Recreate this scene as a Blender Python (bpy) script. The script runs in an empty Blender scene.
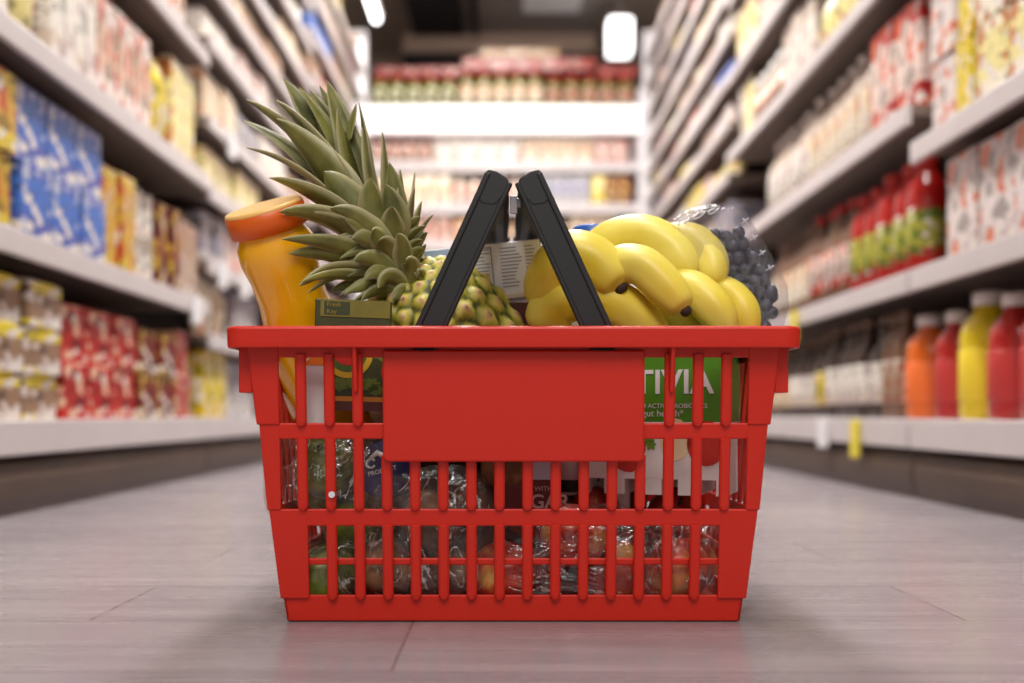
import bpy, bmesh, math, random
from mathutils import Vector, Matrix, noise

scn = bpy.context.scene
COL = scn.collection
H = 0.1704            # camera height
F = 1050.0            # focal length in pixels of the 1024 px wide frame
U0, V0 = 505.0, 413.0 # where the aisle converges in the frame

# ------------------------------------------------------------------ camera
cam_d = bpy.data.cameras.new('camera'); cam = bpy.data.objects.new('camera', cam_d); COL.objects.link(cam)
cam.location = (0, 0, H); cam.rotation_euler = (math.pi / 2, 0, 0)
cam_d.sensor_width = 36.0; cam_d.lens = F * 36.0 / 1024.0
cam_d.shift_x = (512 - U0) / 1024.0; cam_d.shift_y = (V0 - 341.5) / 1024.0
cam_d.clip_start = 0.02; cam_d.clip_end = 60
cam_d.dof.use_dof = True; cam_d.dof.focus_distance = 0.86; cam_d.dof.aperture_fstop = 2.9
scn.camera = cam
# ------------------------------------------------------------------ world, exposure
w = bpy.data.worlds.new('world'); scn.world = w; w.use_nodes = True
w.node_tree.nodes['Background'].inputs[0].default_value = (1.0, 0.96, 0.95, 1)
w.node_tree.nodes['Background'].inputs[1].default_value = 0.45
scn.view_settings.view_transform = 'Standard'; scn.view_settings.look = 'None'
scn.view_settings.gamma = 1.0; scn.view_settings.use_curve_mapping = False
scn.view_settings.exposure = 0.0
scn.cycles.use_denoising = True
scn.cycles.transparent_max_bounces = 24
scn.cycles.sample_clamp_indirect = 6.0
scn.cycles.max_bounces = 8

def area(name, loc, sx, sy, power, rot=(0, 0, 0), col=(1, 0.97, 0.925)):
    d = bpy.data.lights.new(name, 'AREA'); d.shape = 'RECTANGLE'; d.size = sx; d.size_y = sy
    d.energy = power; d.color = col
    o = bpy.data.objects.new(name, d); o.location = loc; o.rotation_euler = rot; COL.objects.link(o); return o
LZ = 2.80
area('lamp_light', (0, 3.75, LZ), 0.35, 2.9, 122)
area('lamp_light', (0, 1.1, LZ), 0.35, 1.4, 30)
area('lamp_light', (0, -1.5, LZ - 0.3), 1.4, 1.6, 66, (math.radians(32), 0, 0))  # soft fill from behind the camera, added to light the basket front
area('lamp_light', (-0.45, 5.2, LZ), 0.12, 1.8, 2)
area('lamp_light', (0.45, 5.2, LZ), 0.12, 1.8, 2)

# ------------------------------------------------------------------ helpers
def sr(r, g, b):   # 0-255 display colour -> linear
    f = lambda c: (c / 255 / 12.92) if c / 255 <= 0.04045 else ((c / 255 + 0.055) / 1.055) ** 2.4
    return (f(r), f(g), f(b), 1)
def P(u, v, Y):    # where a point seen at (u, v) stands, Y metres down the aisle
    return Vector(((u - U0) * Y / F, Y, H + (V0 - v) * Y / F))
def newmat(name):
    m = bpy.data.materials.new(name); m.use_nodes = True
    nt = m.node_tree; return m, nt, nt.nodes['Principled BSDF']
MC = {}
def mat(name, col, rough=0.5, metal=0.0, bump=0.0, bscale=60, emit=0, spec=0.5, coat=0, trans=0, vary=0.0):
    if name in MC: return MC[name]
    m, nt, b = newmat(name)
    b.inputs['Base Color'].default_value = col; b.inputs['Roughness'].default_value = rough
    b.inputs['Metallic'].default_value = metal; b.inputs['Specular IOR Level'].default_value = spec
    b.inputs['Coat Weight'].default_value = coat
    if trans: b.inputs['Transmission Weight'].default_value = trans
    if emit:
        b.inputs['Emission Color'].default_value = col; b.inputs['Emission Strength'].default_value = emit
    tc = nt.nodes.new('ShaderNodeTexCoord'); n = nt.nodes.new('ShaderNodeTexNoise')
    n.inputs['Scale'].default_value = bscale; n.inputs['Detail'].default_value = 4
    nt.links.new(tc.outputs['Object'], n.inputs['Vector'])
    if vary:
        mx = nt.nodes.new('ShaderNodeMix'); mx.data_type = 'RGBA'
        mx.inputs[6].default_value = tuple(c * (1 - vary) for c in col[:3]) + (1,)
        mx.inputs[7].default_value = tuple(min(1, c * (1 + vary)) for c in col[:3]) + (1,)
        nt.links.new(n.outputs['Fac'], mx.inputs[0]); nt.links.new(mx.outputs[2], b.inputs['Base Color'])
    if bump:
        bp = nt.nodes.new('ShaderNodeBump'); bp.inputs['Strength'].default_value = bump; bp.inputs['Distance'].default_value = 0.002
        nt.links.new(n.outputs['Fac'], bp.inputs['Height']); nt.links.new(bp.outputs[0], b.inputs['Normal'])
    MC[name] = m; return m

class MB:
    """collects shapes, then links them as one mesh object"""
    def __init__(s): s.v = []; s.f = []; s.m = []; s.smooth = []
    def add(s, vs, fs, mi=0, sm=False):
        o = len(s.v); s.v += [tuple(x) for x in vs]
        for f in fs: s.f.append([i + o for i in f]); s.m.append(mi); s.smooth.append(sm)
        return s
    def box(s, x0, x1, y0, y1, z0, z1, mi=0, M=None):
        vs = [Vector((x, y, z)) for z in (z0, z1) for x, y in ((x0, y0), (x1, y0), (x1, y1), (x0, y1))]
        if M: vs = [M @ v for v in vs]
        return s.add(vs, [(3, 2, 1, 0), (4, 5, 6, 7), (0, 1, 5, 4), (1, 2, 6, 5), (2, 3, 7, 6), (3, 0, 4, 7)], mi)
    def hexa(s, pts, mi=0):   # 4 bottom then 4 top
        return s.add(pts, [(3, 2, 1, 0), (4, 5, 6, 7), (0, 1, 5, 4), (1, 2, 6, 5), (2, 3, 7, 6), (3, 0, 4, 7)], mi)
    def lathe(s, prof, n=24, M=None, mi=0, sm=True, cap=True, mids=None, wob=None):
        vs = []; fs = []
        for k, (r, z) in enumerate(prof):
            for i in range(n):
                a = 2 * math.pi * i / n
                rr = r * (wob(a, z) if wob else 1)
                p = Vector((rr * math.cos(a), rr * math.sin(a), z)); vs.append(M @ p if M else p)
        o = len(s.v); s.v += [tuple(x) for x in vs]
        for k in range(len(prof) - 1):
            for i in range(n):
                j = (i + 1) % n
                s.f.append([o + k * n + i, o + k * n + j, o + (k + 1) * n + j, o + (k + 1) * n + i])
                s.m.append(mids[k] if mids else mi); s.smooth.append(sm)
        if cap:
            s.f.append([o + i for i in range(n)][::-1]); s.m.append(mids[0] if mids else mi); s.smooth.append(False)
            s.f.append([o + (len(prof) - 1) * n + i for i in range(n)]); s.m.append(mids[-1] if mids else mi); s.smooth.append(False)
        return s
    def tube(s, pts, rad, n=10, mi=0, up=Vector((0, 0, 1)), sm=True, shape=None):
        vs = []; m = len(pts); pts = [Vector(p) for p in pts]
        for k in range(m):
            t = (pts[min(k + 1, m - 1)] - pts[max(k - 1, 0)]).normalized()
            a = t.cross(up)
            if a.length < 1e-4: a = t.cross(Vector((1, 0, 0)))
            a.normalize(); b = a.cross(t)
            r = rad[k] if isinstance(rad, (list, tuple)) else rad
            for i in range(n):
                th = 2 * math.pi * i / n; q = shape(th) if shape else 1
                vs.append(pts[k] + (a * math.cos(th) + b * math.sin(th)) * r * q)
        o = len(s.v); s.v += [tuple(x) for x in vs]
        for k in range(m - 1):
            for i in range(n):
                j = (i + 1) % n
                s.f.append([o + k * n + i, o + k * n + j, o + (k + 1) * n + j, o + (k + 1) * n + i]); s.m.append(mi); s.smooth.append(sm)
        s.f.append([o + i for i in range(n)][::-1]); s.m.append(mi); s.smooth.append(False)
        s.f.append([o + (m - 1) * n + i for i in range(n)]); s.m.append(mi); s.smooth.append(False)
        return s
    def mesh(s, name, mats):
        me = bpy.data.meshes.new(name); me.from_pydata(s.v, [], s.f)
        for m in (mats if isinstance(mats, (list, tuple)) else [mats]): me.materials.append(m)
        me.polygons.foreach_set('material_index', s.m); me.polygons.foreach_set('use_smooth', s.smooth)
        bm = bmesh.new(); bm.from_mesh(me); bmesh.ops.recalc_face_normals(bm, faces=bm.faces); bm.to_mesh(me); bm.free()
        me.update(); return me
    def build(s, name, mats, parent=None, bevel=0, seg=2, loc=None, rot=None, ang=0.6):
        o = bpy.data.objects.new(name, s.mesh(name, mats)); COL.objects.link(o)
        if parent: o.parent = parent
        if loc: o.location = loc
        if rot: o.rotation_euler = rot
        if bevel:
            b = o.modifiers.new('bevel', 'BEVEL'); b.width = bevel; b.segments = seg; b.limit_method = 'ANGLE'; b.angle_limit = ang
        return o
def tag(o, label=None, cat=None, group=None, kind=None):
    if label: o['label'] = label
    if cat: o['category'] = cat
    if group: o['group'] = group
    if kind: o['kind'] = kind
    return o
def empty(name, loc=(0, 0, 0), rot=(0, 0, 0)):
    o = bpy.data.objects.new(name, None); COL.objects.link(o); o.location = loc; o.rotation_euler = rot
    o.empty_display_size = 0.05; return o
def copy_tree(o, parent=None):
    c = o.copy(); COL.objects.link(c)
    if parent: c.parent = parent
    for ch in list(o.children): copy_tree(ch, c)
    return c
def text(name, body, size, m, parent, M, extrude=0.0003, align='LEFT', shear=0, bold=0.0):
    c = bpy.data.curves.new(name, 'FONT'); c.body = body; c.size = size; c.extrude = extrude; c.align_x = align; c.shear = shear; c.offset = bold
    t = bpy.data.objects.new(name, c); COL.objects.link(t)
    bpy.context.view_layer.update()
    me = bpy.data.meshes.new_from_object(t.evaluated_get(bpy.context.evaluated_depsgraph_get()))
    bpy.data.objects.remove(t); me.materials.clear(); me.materials.append(m)
    o = bpy.data.objects.new(name, me); COL.objects.link(o); o.parent = parent; o.matrix_local = M; return o
FRONT = Matrix.Rotation(math.pi / 2, 4, 'X')   # text plane stands up and faces -Y

# ------------------------------------------------------------------ setting
def floor_mat():
    m, nt, b = newmat('floor_planks'); N = nt.nodes; L = nt.links
    tc = N.new('ShaderNodeTexCoord'); mp = N.new('ShaderNodeMapping'); mp.inputs['Location'].default_value = (0.075, 0.165, 0)
    L.new(tc.outputs['Object'], mp.inputs[0])
    br = N.new('ShaderNodeTexBrick'); br.inputs['Scale'].default_value = 1.0
    br.inputs['Brick Width'].default_value = 0.72; br.inputs['Row Height'].default_value = 0.171
    br.inputs['Mortar Size'].default_value = 0.0011; br.inputs['Mortar Smooth'].default_value = 0.1
    br.inputs['Color1'].default_value = sr(160, 152, 156); br.inputs['Color2'].default_value = sr(148, 140, 145); br.inputs['Mortar'].default_value = sr(118, 108, 112)
    br.offset = 0.37; br.inputs['Bias'].default_value = 0.1
    L.new(mp.outputs[0], br.inputs['Vector'])
    mp2 = N.new('ShaderNodeMapping'); mp2.inputs['Scale'].default_value = (1.2, 14, 1); L.new(tc.outputs['Object'], mp2.inputs[0])
    n = N.new('ShaderNodeTexNoise'); n.inputs['Scale'].default_value = 2.5; n.inputs['Detail'].default_value = 6; L.new(mp2.outputs[0], n.inputs['Vector'])
    r = N.new('ShaderNodeValToRGB'); r.color_ramp.elements[0].position = 0.3; r.color_ramp.elements[0].color = (0.80, 0.79, 0.80, 1)
    r.color_ramp.elements[1].position = 0.7; r.color_ramp.elements[1].color = (1.08, 1.05, 1.03, 1); L.new(n.outputs['Fac'], r.inputs[0])
    mx = N.new('ShaderNodeMix'); mx.data_type = 'RGBA'; mx.blend_type = 'MULTIPLY'; mx.inputs[0].default_value = 1
    L.new(br.outputs['Color'], mx.inputs[6]); L.new(r.outputs[0], mx.inputs[7]); L.new(mx.outputs[2], b.inputs['Base Color'])
    n2 = N.new('ShaderNodeTexNoise'); n2.inputs['Scale'].default_value = 3; n2.inputs['Detail'].default_value = 5; L.new(mp2.outputs[0], n2.inputs['Vector'])
    mr = N.new('ShaderNodeMapRange'); mr.inputs[3].default_value = 0.19; mr.inputs[4].default_value = 0.34; L.new(n2.outputs['Fac'], mr.inputs[0]); L.new(mr.outputs[0], b.inputs['Roughness'])
    bp = N.new('ShaderNodeBump'); bp.inputs['Strength'].default_value = 0.25; bp.inputs['Distance'].default_value = 0.001
    inv = N.new('ShaderNodeMath'); inv.operation = 'SUBTRACT'; inv.inputs[0].default_value = 1; L.new(br.outputs['Fac'], inv.inputs[1])
    L.new(inv.outputs[0], bp.inputs['Height']); L.new(bp.outputs[0], b.inputs['Normal'])
    return m
tag(MB().box(-2.6, 2.6, -3.5, 8.2, -0.05, 0).build('floor', floor_mat()), kind='structure')
ceil_m = mat('ceiling_paint', sr(205, 192, 182), 0.9, vary=0.05)
tag(MB().box(-2.6, 2.6, -3.5, 8.2, 2.98, 3.05).build('ceiling', ceil_m), kind='structure')
wall_m = mat('wall_paint', sr(196, 178, 165), 0.9, vary=0.05)
tag(MB().box(-2.65, -2.6, -3.5, 8.2, 0, 3).build('wall_left', wall_m), kind='structure')
tag(MB().box(2.6, 2.65, -3.5, 8.2, 0, 3).build('wall_right', wall_m), kind='structure')
tag(MB().box(-2.6, 2.6, 8.2, 8.25, 0, 3).build('wall_back', wall_m), kind='structure')

dark_m = mat('bulkhead_grey', sr(176, 166, 160), 0.8, vary=0.1)
hood = empty('ceiling_bulkhead', (-0.03, 6.9, 2.55))
tag(hood, 'dark grey ceiling bulkhead with open black bays above the end shelves', 'bulkhead')
hb = MB(); hb.box(-0.68, 0.66, -0.95, 1.25, 0.33, 0.43); hb.build('bulkhead_panel', dark_m, hood)
MB().box(-0.62, -0.26, -0.5, 0.55, 0.30, 0.334).box(-0.2, -0.16, -0.5, 0.6, 0.30, 0.334).build('black_bay', mat('bay_black', sr(46, 42, 44), 0.9), hood)
MB().box(0.15, 0.53, -0.7, 0.16, 0.31, 0.334).build('vent_panel', mat('vent_grey_glow', sr(225, 220, 218), 0.7, emit=.12), hood)  # the vent is no lamp; faint emission paints it brighter
MB().box(-0.70, 0.68, 0.6, 0.68, 0.20, 0.33).build('lower_trim', mat('trim_brown', sr(214, 188, 170), 0.7), hood, 0.004)
MB().box(-0.70, 0.68, 0.62, 1.25, -0.15, 0.21).build('fascia', mat('bay_black', sr(34, 30, 32), 0.9), hood)

tube_m = mat('tube_glow', (1, 0.98, 0.96, 1), 0.4, emit=8.0)
hous_m = mat('lamp_housing', sr(220, 214, 208), 0.5)
def batten(x, y0, y1, z, label):
    t = empty('ceiling_light', (x, (y0 + y1) / 2, z)); hl = (y1 - y0) / 2
    tag(t, label, 'ceiling light')
    MB().box(-0.035, 0.035, -hl, hl, 0.02, 0.05).build('housing', hous_m, t, 0.004)
    MB().tube([(0, -hl + .02, 0), (0, hl - .02, 0)], 0.022, 12).build('fluorescent_tube', tube_m, t)
    MB().tube([(0, -hl * .7, 0.05), (0, -hl * .7, 2.98 - z)], 0.004, 6).tube([(0, hl * .7, 0.05), (0, hl * .7, 2.98 - z)], 0.004, 6).build('suspension_rod', hous_m, t)
batten(-0.80, 5.2, 6.55, 2.62, 'bright fluorescent tube hanging over the left shelving at the far end')
t = empty('pendant_lamp', (0.72, 6.6, 2.42)); tag(t, 'glowing box-shaped lamp hanging above the right end of the end shelves', 'lamp')
MB().box(-0.075, 0.075, -0.075, 0.075, 0, 0.22).build('lamp_shade', mat('shade_glow', (1, 0.97, 0.95, 1), 0.5, emit=3.5), t, 0.02, 3)
MB().tube([(0, 0, 0.22), (0, 0, 0.56)], 0.008, 8).build('cable', mat('cable_grey', sr(120, 115, 110), .5), t)
# the lamps whose light falls on the aisle
for (x, y, sx, sy, nm) in ((0, 3.75, .35, 2.9, 'long ceiling light over the middle of the aisle'), (0, 1.1, .35, 1.4, 'ceiling light directly above the basket')):
    t = empty('ceiling_light', (x, y, LZ + 0.02)); tag(t, nm, 'ceiling light')
    MB().box(-sx / 2 - .02, sx / 2 + .02, -sy / 2 - .02, sy / 2 + .02, 0.03, 0.08).build('housing', hous_m, t, 0.004)
    MB().box(-sx / 2, sx / 2, -sy / 2, sy / 2, 0.01, 0.03).build('diffuser', tube_m, t)

# ------------------------------------------------------------------ shelving
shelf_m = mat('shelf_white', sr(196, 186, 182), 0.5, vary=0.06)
shaded_board_m = mat('shelf_board_shaded', sr(122, 106, 96), 0.6, vary=0.08)  # darker than the deck: shade under the upper shelves put into the colour
rail_m = mat('rail_white', sr(206, 198, 198), 0.35, vary=0.08, bscale=9)
frame_m = mat('shelf_frame', sr(120, 108, 102), 0.5)
shaded_back_m = mat('shelf_back_shaded', sr(60, 48, 44), 0.7)  # dark colour stands in for the shade in the gaps above the products
kick_m = mat('kick_brown', sr(78, 60, 48), 0.45, vary=0.35, bscale=7)
tag_m = mat('price_tag_white', sr(236, 234, 236), 0.5)
ytag_m = mat('price_tag_yellow', sr(232, 214, 70), 0.5)
SX = 0.80
def gondola(side, y0, y1, zs, label, tags=(), ytags=()):
    g = empty('shelving_unit', (side * SX, (y0 + y1) / 2, 0)); tag(g, label, 'shelving')
    hl = (y1 - y0) / 2; X = lambda a, b: (min(side * a, side * b), max(side * a, side * b))
    a, b = X(0.44, 0.47); MB().box(a, b, -hl, hl, 0, 2.32).build('back_panel', shaded_back_m, g)
    for e in (-hl, hl - 0.02):
        a, b = X(0.40, 0.44); MB().box(a, b, e, e + 0.02, 0, 2.32).build('upright', frame_m, g)
    for z in zs:
        a, b = X(0.012, 0.44)
        s = MB().box(a, b, -hl, hl, z - 0.022, z); s = s.build('shelf', shelf_m if z == zs[0] else shaded_board_m, g)
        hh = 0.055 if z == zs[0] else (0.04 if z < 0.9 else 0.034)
        a, b = X(0.0, 0.012)
        r = MB().box(a, b, -hl + 0.002, hl - 0.002, z - hh, z + 0.004).build('price_rail', rail_m, s, 0.003)
        for (yy, zz) in tags:
            if abs(zz - z) < 0.01:
                a, b = X(-0.012, -0.002)
                MB().box(a, b, yy - g.location.y - 0.03, yy - g.location.y + 0.03, z - 0.07, z + 0.002).build('price_tag', tag_m, s, 0.001)
        for (yy, zz) in ytags:
            if abs(zz - z) < 0.01:
                a, b = X(-0.012, -0.002)
                MB().box(a, b, yy - g.location.y - 0.02, yy - g.location.y + 0.02, z - 0.085, z - 0.0).build('yellow_price_tag', ytag_m, s, 0.001)
    # rolled base panel
    prof = [(0.03, 0.098), (0.016, 0.085), (0.008, 0.06), (0.010, 0.03), (0.02, 0.0), (0.06, 0.0), (0.06, 0.098)]
    vs = []; n = len(prof)
    for yy in (-hl, hl): vs += [(side * p[0], yy, p[1]) for p in prof]
    fs = [[i, (i + 1) % n, n + (i + 1) % n, n + i] for i in range(n)] + [list(range(n)), list(range(n, 2 * n))]
    MB().add(vs, fs).build('base_panel', kick_m, g)
    return g

# ---- packages
def pack_mat(key, base, band, blob, z1=0.25, z2=0.82, seed=0, rough=0.35, bs=2.2):
    if key in MC: return MC[key]
    m, nt, b = newmat(key); N = nt.nodes; L = nt.links
    b.inputs['Roughness'].default_value = rough
    tc = N.new('ShaderNodeTexCoord'); sp = N.new('ShaderNodeSeparateXYZ'); L.new(tc.outputs['Generated'], sp.inputs[0])
    cr = N.new('ShaderNodeValToRGB'); cr.color_ramp.interpolation = 'CONSTANT'; e = cr.color_ramp.elements
    e[0].position = 0; e[0].color = band; e[1].position = z1; e[1].color = base; x = e.new(z2); x.color = band
    L.new(sp.outputs['Z'], cr.inputs[0])
    mp = N.new('ShaderNodeMapping'); mp.inputs['Location'].default_value = (seed * 1.7, seed * 2.3, seed * 0.9); mp.inputs['Scale'].default_value = (1, 1, 1.4)
    L.new(tc.outputs['Generated'], mp.inputs[0])
    vo = N.new('ShaderNodeTexVoronoi'); vo.inputs['Scale'].default_value = bs; L.new(mp.outputs[0], vo.inputs['Vector'])
    lt = N.new('ShaderNodeMath'); lt.operation = 'LESS_THAN'; lt.inputs[1].default_value = 0.34; L.new(vo.outputs['Distance'], lt.inputs[0])
    mx = N.new('ShaderNodeMix'); mx.data_type = 'RGBA'; mx.inputs[7].default_value = blob; L.new(lt.outputs[0], mx.inputs[0]); L.new(cr.outputs[0], mx.inputs[6])
    mp2 = N.new('ShaderNodeMapping'); mp2.inputs['Scale'].default_value = (9, 9, 22); L.new(tc.outputs['Generated'], mp2.inputs[0])
    n = N.new('ShaderNodeTexNoise'); n.inputs['Scale'].default_value = 1.0; n.inputs['Detail'].default_value = 2; L.new(mp2.outputs[0], n.inputs['Vector'])
    gt = N.new('ShaderNodeMath'); gt.operation = 'GREATER_THAN'; gt.inputs[1].default_value = 0.62; L.new(n.outputs['Fac'], gt.inputs[0])
    mx2 = N.new('ShaderNodeMix'); mx2.data_type = 'RGBA'; mx2.inputs[7].default_value = tuple(0.35 * c for c in band[:3]) + (1,)
    L.new(gt.outputs[0], mx2.inputs[0]); L.new(mx.outputs[2], mx2.inputs[6]); L.new(mx2.outputs[2], b.inputs['Base Color'])
    v2 = N.new('ShaderNodeTexVoronoi'); v2.inputs['Scale'].default_value = 4.5 + seed; L.new(mp.outputs[0], v2.inputs['Vector'])
    s2 = N.new('ShaderNodeSeparateColor'); L.new(v2.outputs['Color'], s2.inputs[0])
    for ch, thr, colr in (('Red', .90, sr(226, 218, 210)), ('Green', .84, tuple(.45 * c for c in base[:3]) + (1,)), ('Blue', .86, blob)):
        g2 = N.new('ShaderNodeMath'); g2.operation = 'GREATER_THAN'; g2.inputs[1].default_value = thr; L.new(s2.outputs[ch], g2.inputs[0])
        m3 = N.new('ShaderNodeMix'); m3.data_type = 'RGBA'; m3.inputs[7].default_value = colr; L.new(g2.outputs[0], m3.inputs[0])
        src = b.inputs['Base Color'].links[0].from_socket; L.new(src, m3.inputs[6]); L.new(m3.outputs[2], b.inputs['Base Color'])
    MC[key] = m; return m
W_ = sr(232, 224, 220)
# colour word -> (base, band, blob)
PAL = {
 'cream': (sr(222, 204, 174), sr(234, 224, 204), sr(200, 140, 106)),
 'deep red': (sr(142, 26, 22), sr(128, 24, 20), sr(176, 80, 60)),
 'white': (sr(230, 224, 214), sr(214, 198, 182), sr(190, 170, 170)),
 'pale pink': (sr(218, 182, 160), sr(236, 220, 212), sr(196, 92, 78)),
 'pale yellow': (sr(232, 220, 150), sr(238, 230, 205), sr(196, 120, 60)),
 'yellow': (sr(226, 200, 40), sr(214, 180, 30), sr(238, 226, 200)),
 'yellow and brown': (sr(150, 118, 96), sr(226, 204, 48), sr(212, 200, 196)),
 'red': (sr(178, 34, 28), sr(196, 40, 30), sr(226, 190, 160)),
 'dark red': (sr(120, 30, 26), sr(96, 24, 24), sr(206, 170, 60)),
 'blue': (sr(60, 110, 196), sr(78, 96, 178), sr(178, 184, 206)),
 'orange': (sr(222, 110, 40), sr(232, 170, 60), sr(240, 220, 190)),
 'green': (sr(118, 122, 44), sr(168, 158, 60), sr(230, 220, 190)),
 'tan': (sr(176, 148, 122), sr(198, 178, 158), sr(150, 70, 50)),
 'brown': (sr(110, 78, 62), sr(146, 118, 98), sr(206, 180, 150)),
 'grey': (sr(164, 156, 158), sr(190, 182, 180), sr(120, 124, 160)),
 'red and white': (sr(228, 206, 196), sr(178, 40, 32), sr(216, 90, 56)),
 'white and orange': (sr(226, 214, 210), sr(212, 198, 196), sr(216, 126, 96)),
 'yellow and red': (sr(206, 160, 52), sr(222, 196, 60), sr(186, 50, 36)),
 'green and red': (sr(176, 176, 70), sr(168, 40, 30), sr(90, 120, 40)),
}
def pm(c, seed=0):
    b, bd, bl = PAL[c]; return pack_mat('pack_%s_%d' % (c.replace(' ', '_'), seed % 4), b, bd, bl, 0.16 + 0.08 * (seed % 3), 0.72 + 0.06 * (seed % 4), seed % 4)
TPL = {}
glass_d = mat('dark_glass', sr(52, 30, 22), 0.12, coat=0.5)
def liquid(c):
    return {'dark': glass_d, 'orange': mat('orange_drink', sr(226, 104, 18), .15, coat=.5), 'red': mat('red_drink', sr(176, 26, 20), .15, coat=.5),
            'yellow': mat('yellow_drink', sr(222, 196, 20), .15, coat=.5), 'brownish': mat('brown_glass', sr(118, 84, 62), .15, coat=.5),
            'clear': mat('pale_bottle', sr(196, 178, 164), .2, coat=.4), 'green': mat('green_glass', sr(96, 104, 30), .2, coat=.4)}[c]
def template(kind, col, w_, h, parts, seed, d=None):
    key = (kind, col, round(w_, 3), round(h, 3), parts, seed % 4, d)
    if key in TPL: return TPL[key], False
    r = w_ / 2
    nm = kind
    if kind in ('bottle', 'wide_bottle', 'sauce_bottle'):
        liq, lab, capc = col
        liqm = liquid(liq); labm = pm(lab, seed) if lab != liq else mat('sleeve_' + liq, tuple(min(1, c * 1.15 + .03) for c in liqm.node_tree.nodes['Principled BSDF'].inputs['Base Color'].default_value[:3]) + (1,), .4); capm = mat('cap_' + capc.replace(' ', '_'), {'white': sr(222, 214, 208), 'red': sr(186, 36, 28), 'dark': sr(46, 36, 34), 'brown': sr(110, 84, 66), 'yellow': sr(220, 196, 50), 'green': sr(70, 110, 40)}[capc], 0.35)
        if kind == 'bottle': prof = [(r * .9, 0), (r, .01), (r, h * .56), (r * .92, h * .63), (r * .5, h * .76), (r * .36, h * .84), (r * .36, h * .93)]
        elif kind == 'sauce_bottle': prof = [(r * .8, 0), (r, .012), (r * .92, h * .3), (r, h * .6), (r * .85, h * .72), (r * .45, h * .82), (r * .4, h * .9)]
        else: prof = [(r * .92, 0), (r, .012), (r * .98, h * .66), (r * .9, h * .74), (r * .55, h * .84), (r * .45, h * .9)]
        capz0 = prof[-1][1] - h * 0.01; cr_ = prof[-1][0] * 1.25
        capp = [(cr_, capz0), (cr_, h - .003), (cr_ * .85, h)]
        l0, l1 = h * .16, h * .55
        labp = [(r * 1.004, l0), (r * 1.012, l0 + .001), (r * 1.012, l1 - .001), (r * 1.004, l1)]
        if parts:
            t = empty(nm); MB().lathe(prof, 20).build('body', liqm, t); MB().lathe(capp, 16).build('cap', capm, t)
            MB().lathe(labp, 20).build('paper_label', labm, t)
        else:
            b = MB(); b.lathe(prof, 14, mi=0); b.lathe(capp, 10, mi=2); b.lathe(labp, 14, mi=1); t = b.build(nm, [liqm, labm, capm])
    elif kind == 'jar':
        liq, lab, capc = col
        liqm = liquid(liq); labm = pm(lab, seed); capm = mat('lid_' + capc, {'red': sr(140, 22, 20), 'white': sr(230, 226, 222), 'dark': sr(50, 40, 40), 'yellow': sr(214, 186, 40), 'green': sr(80, 110, 50)}[capc], 0.35)
        prof = [(r * .9, 0), (r, .008), (r, h * .7), (r * .85, h * .8), (r * .85, h * .84)]
        capp = [(r * .92, h * .82), (r * .92, h - .003), (r * .86, h)]
        labp = [(r * 1.015, h * .18), (r * 1.015, h * .62)]
        if parts:
            t = empty(nm); MB().lathe(prof, 20).build('body', liqm, t); MB().lathe(capp, 20).build('lid', capm, t); MB().lathe(labp, 20).build('paper_label', labm, t)
        else:
            b = MB(); b.lathe(prof, 14, mi=0); b.lathe(capp, 14, mi=2); b.lathe(labp, 14, mi=1); t = b.build(nm, [liqm, labm, capm])
    elif kind == 'tin_can':
        b = MB(); met = mat('tin', sr(190, 186, 184), .3, .8)
        prof = [(r * .97, 0), (r, .003), (r * .97, .006), (r * .97, h - .006), (r, h - .003), (r * .97, h)]
        b.lathe(prof, 16, mids=[0, 0, 1, 0, 0]); t = b.build(nm, [met, pm(col, seed)])
    elif kind == 'pouch':
        b = MB(); d_ = d or 0.07; nx, nz = 8, 8; vs = []
        for s_ in (-1, 1):
            for k in range(nz + 1):
                for i in range(nx + 1):
                    u = i / nx; v = k / nz; q = (math.sin(math.pi * u) ** .5) * (math.sin(math.pi * min(1, v * .97 + .03) * .98) ** .6 if v > .0 else .0)
                    q = q if v > 0 else (math.sin(math.pi * u) ** .5) * .6
                    vs.append(((u - .5) * w_ * (1 - .06 * math.sin(math.pi * v)), s_ * d_ / 2 * q, v * h))
        K = (nx + 1) * (nz + 1); fs = []
        for s_ in (0, 1):
            for k in range(nz):
                for i in range(nx):
                    a = s_ * K + k * (nx + 1) + i; fs.append([a, a + 1, a + nx + 2, a + nx + 1])
        b.add(vs, fs, 0, True); b.box(-w_ / 2, w_ / 2, -d_ * .3, d_ * .3, 0, .002)
        t = b.build(nm, [pm(col, seed)])
    else:   # carton-like
        d_ = d or 0.16
        b = MB().box(-w_ / 2, w_ / 2, -d_ / 2, d_ / 2, 0, h)
        me = b.mesh(nm, [pm(col, seed)]); bm = bmesh.new(); bm.from_mesh(me)
        bmesh.ops.bevel(bm, geom=bm.edges[:], offset=.003, segments=1, affect='EDGES'); bm.to_mesh(me); bm.free()
        if parts:
            t = empty(nm); bo = bpy.data.objects.new('body', me); COL.objects.link(bo); bo.parent = t
            MB().box(-w_ * .5 + .004, w_ * .5 - .004, -.012, .012, h - .0005, h + .0015).build('top_flap', mat('flap_pale', sr(206, 194, 184), .6), t)
            fr = MB(); fr.box(-w_ * .36, w_ * .36, -d_ / 2 - .0012, -d_ / 2 + .0005, h * .58, h * .82)
            fr.build('printed_name_band', pack_mat('band_' + col.replace(' ', '_'), PAL[col][2], PAL[col][0], PAL[col][1], .2, .8, 2, bs=3), t, .001)
        else:
            t = bpy.data.objects.new(nm, me); COL.objects.link(t)
    TPL[key] = t; return t, True
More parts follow.
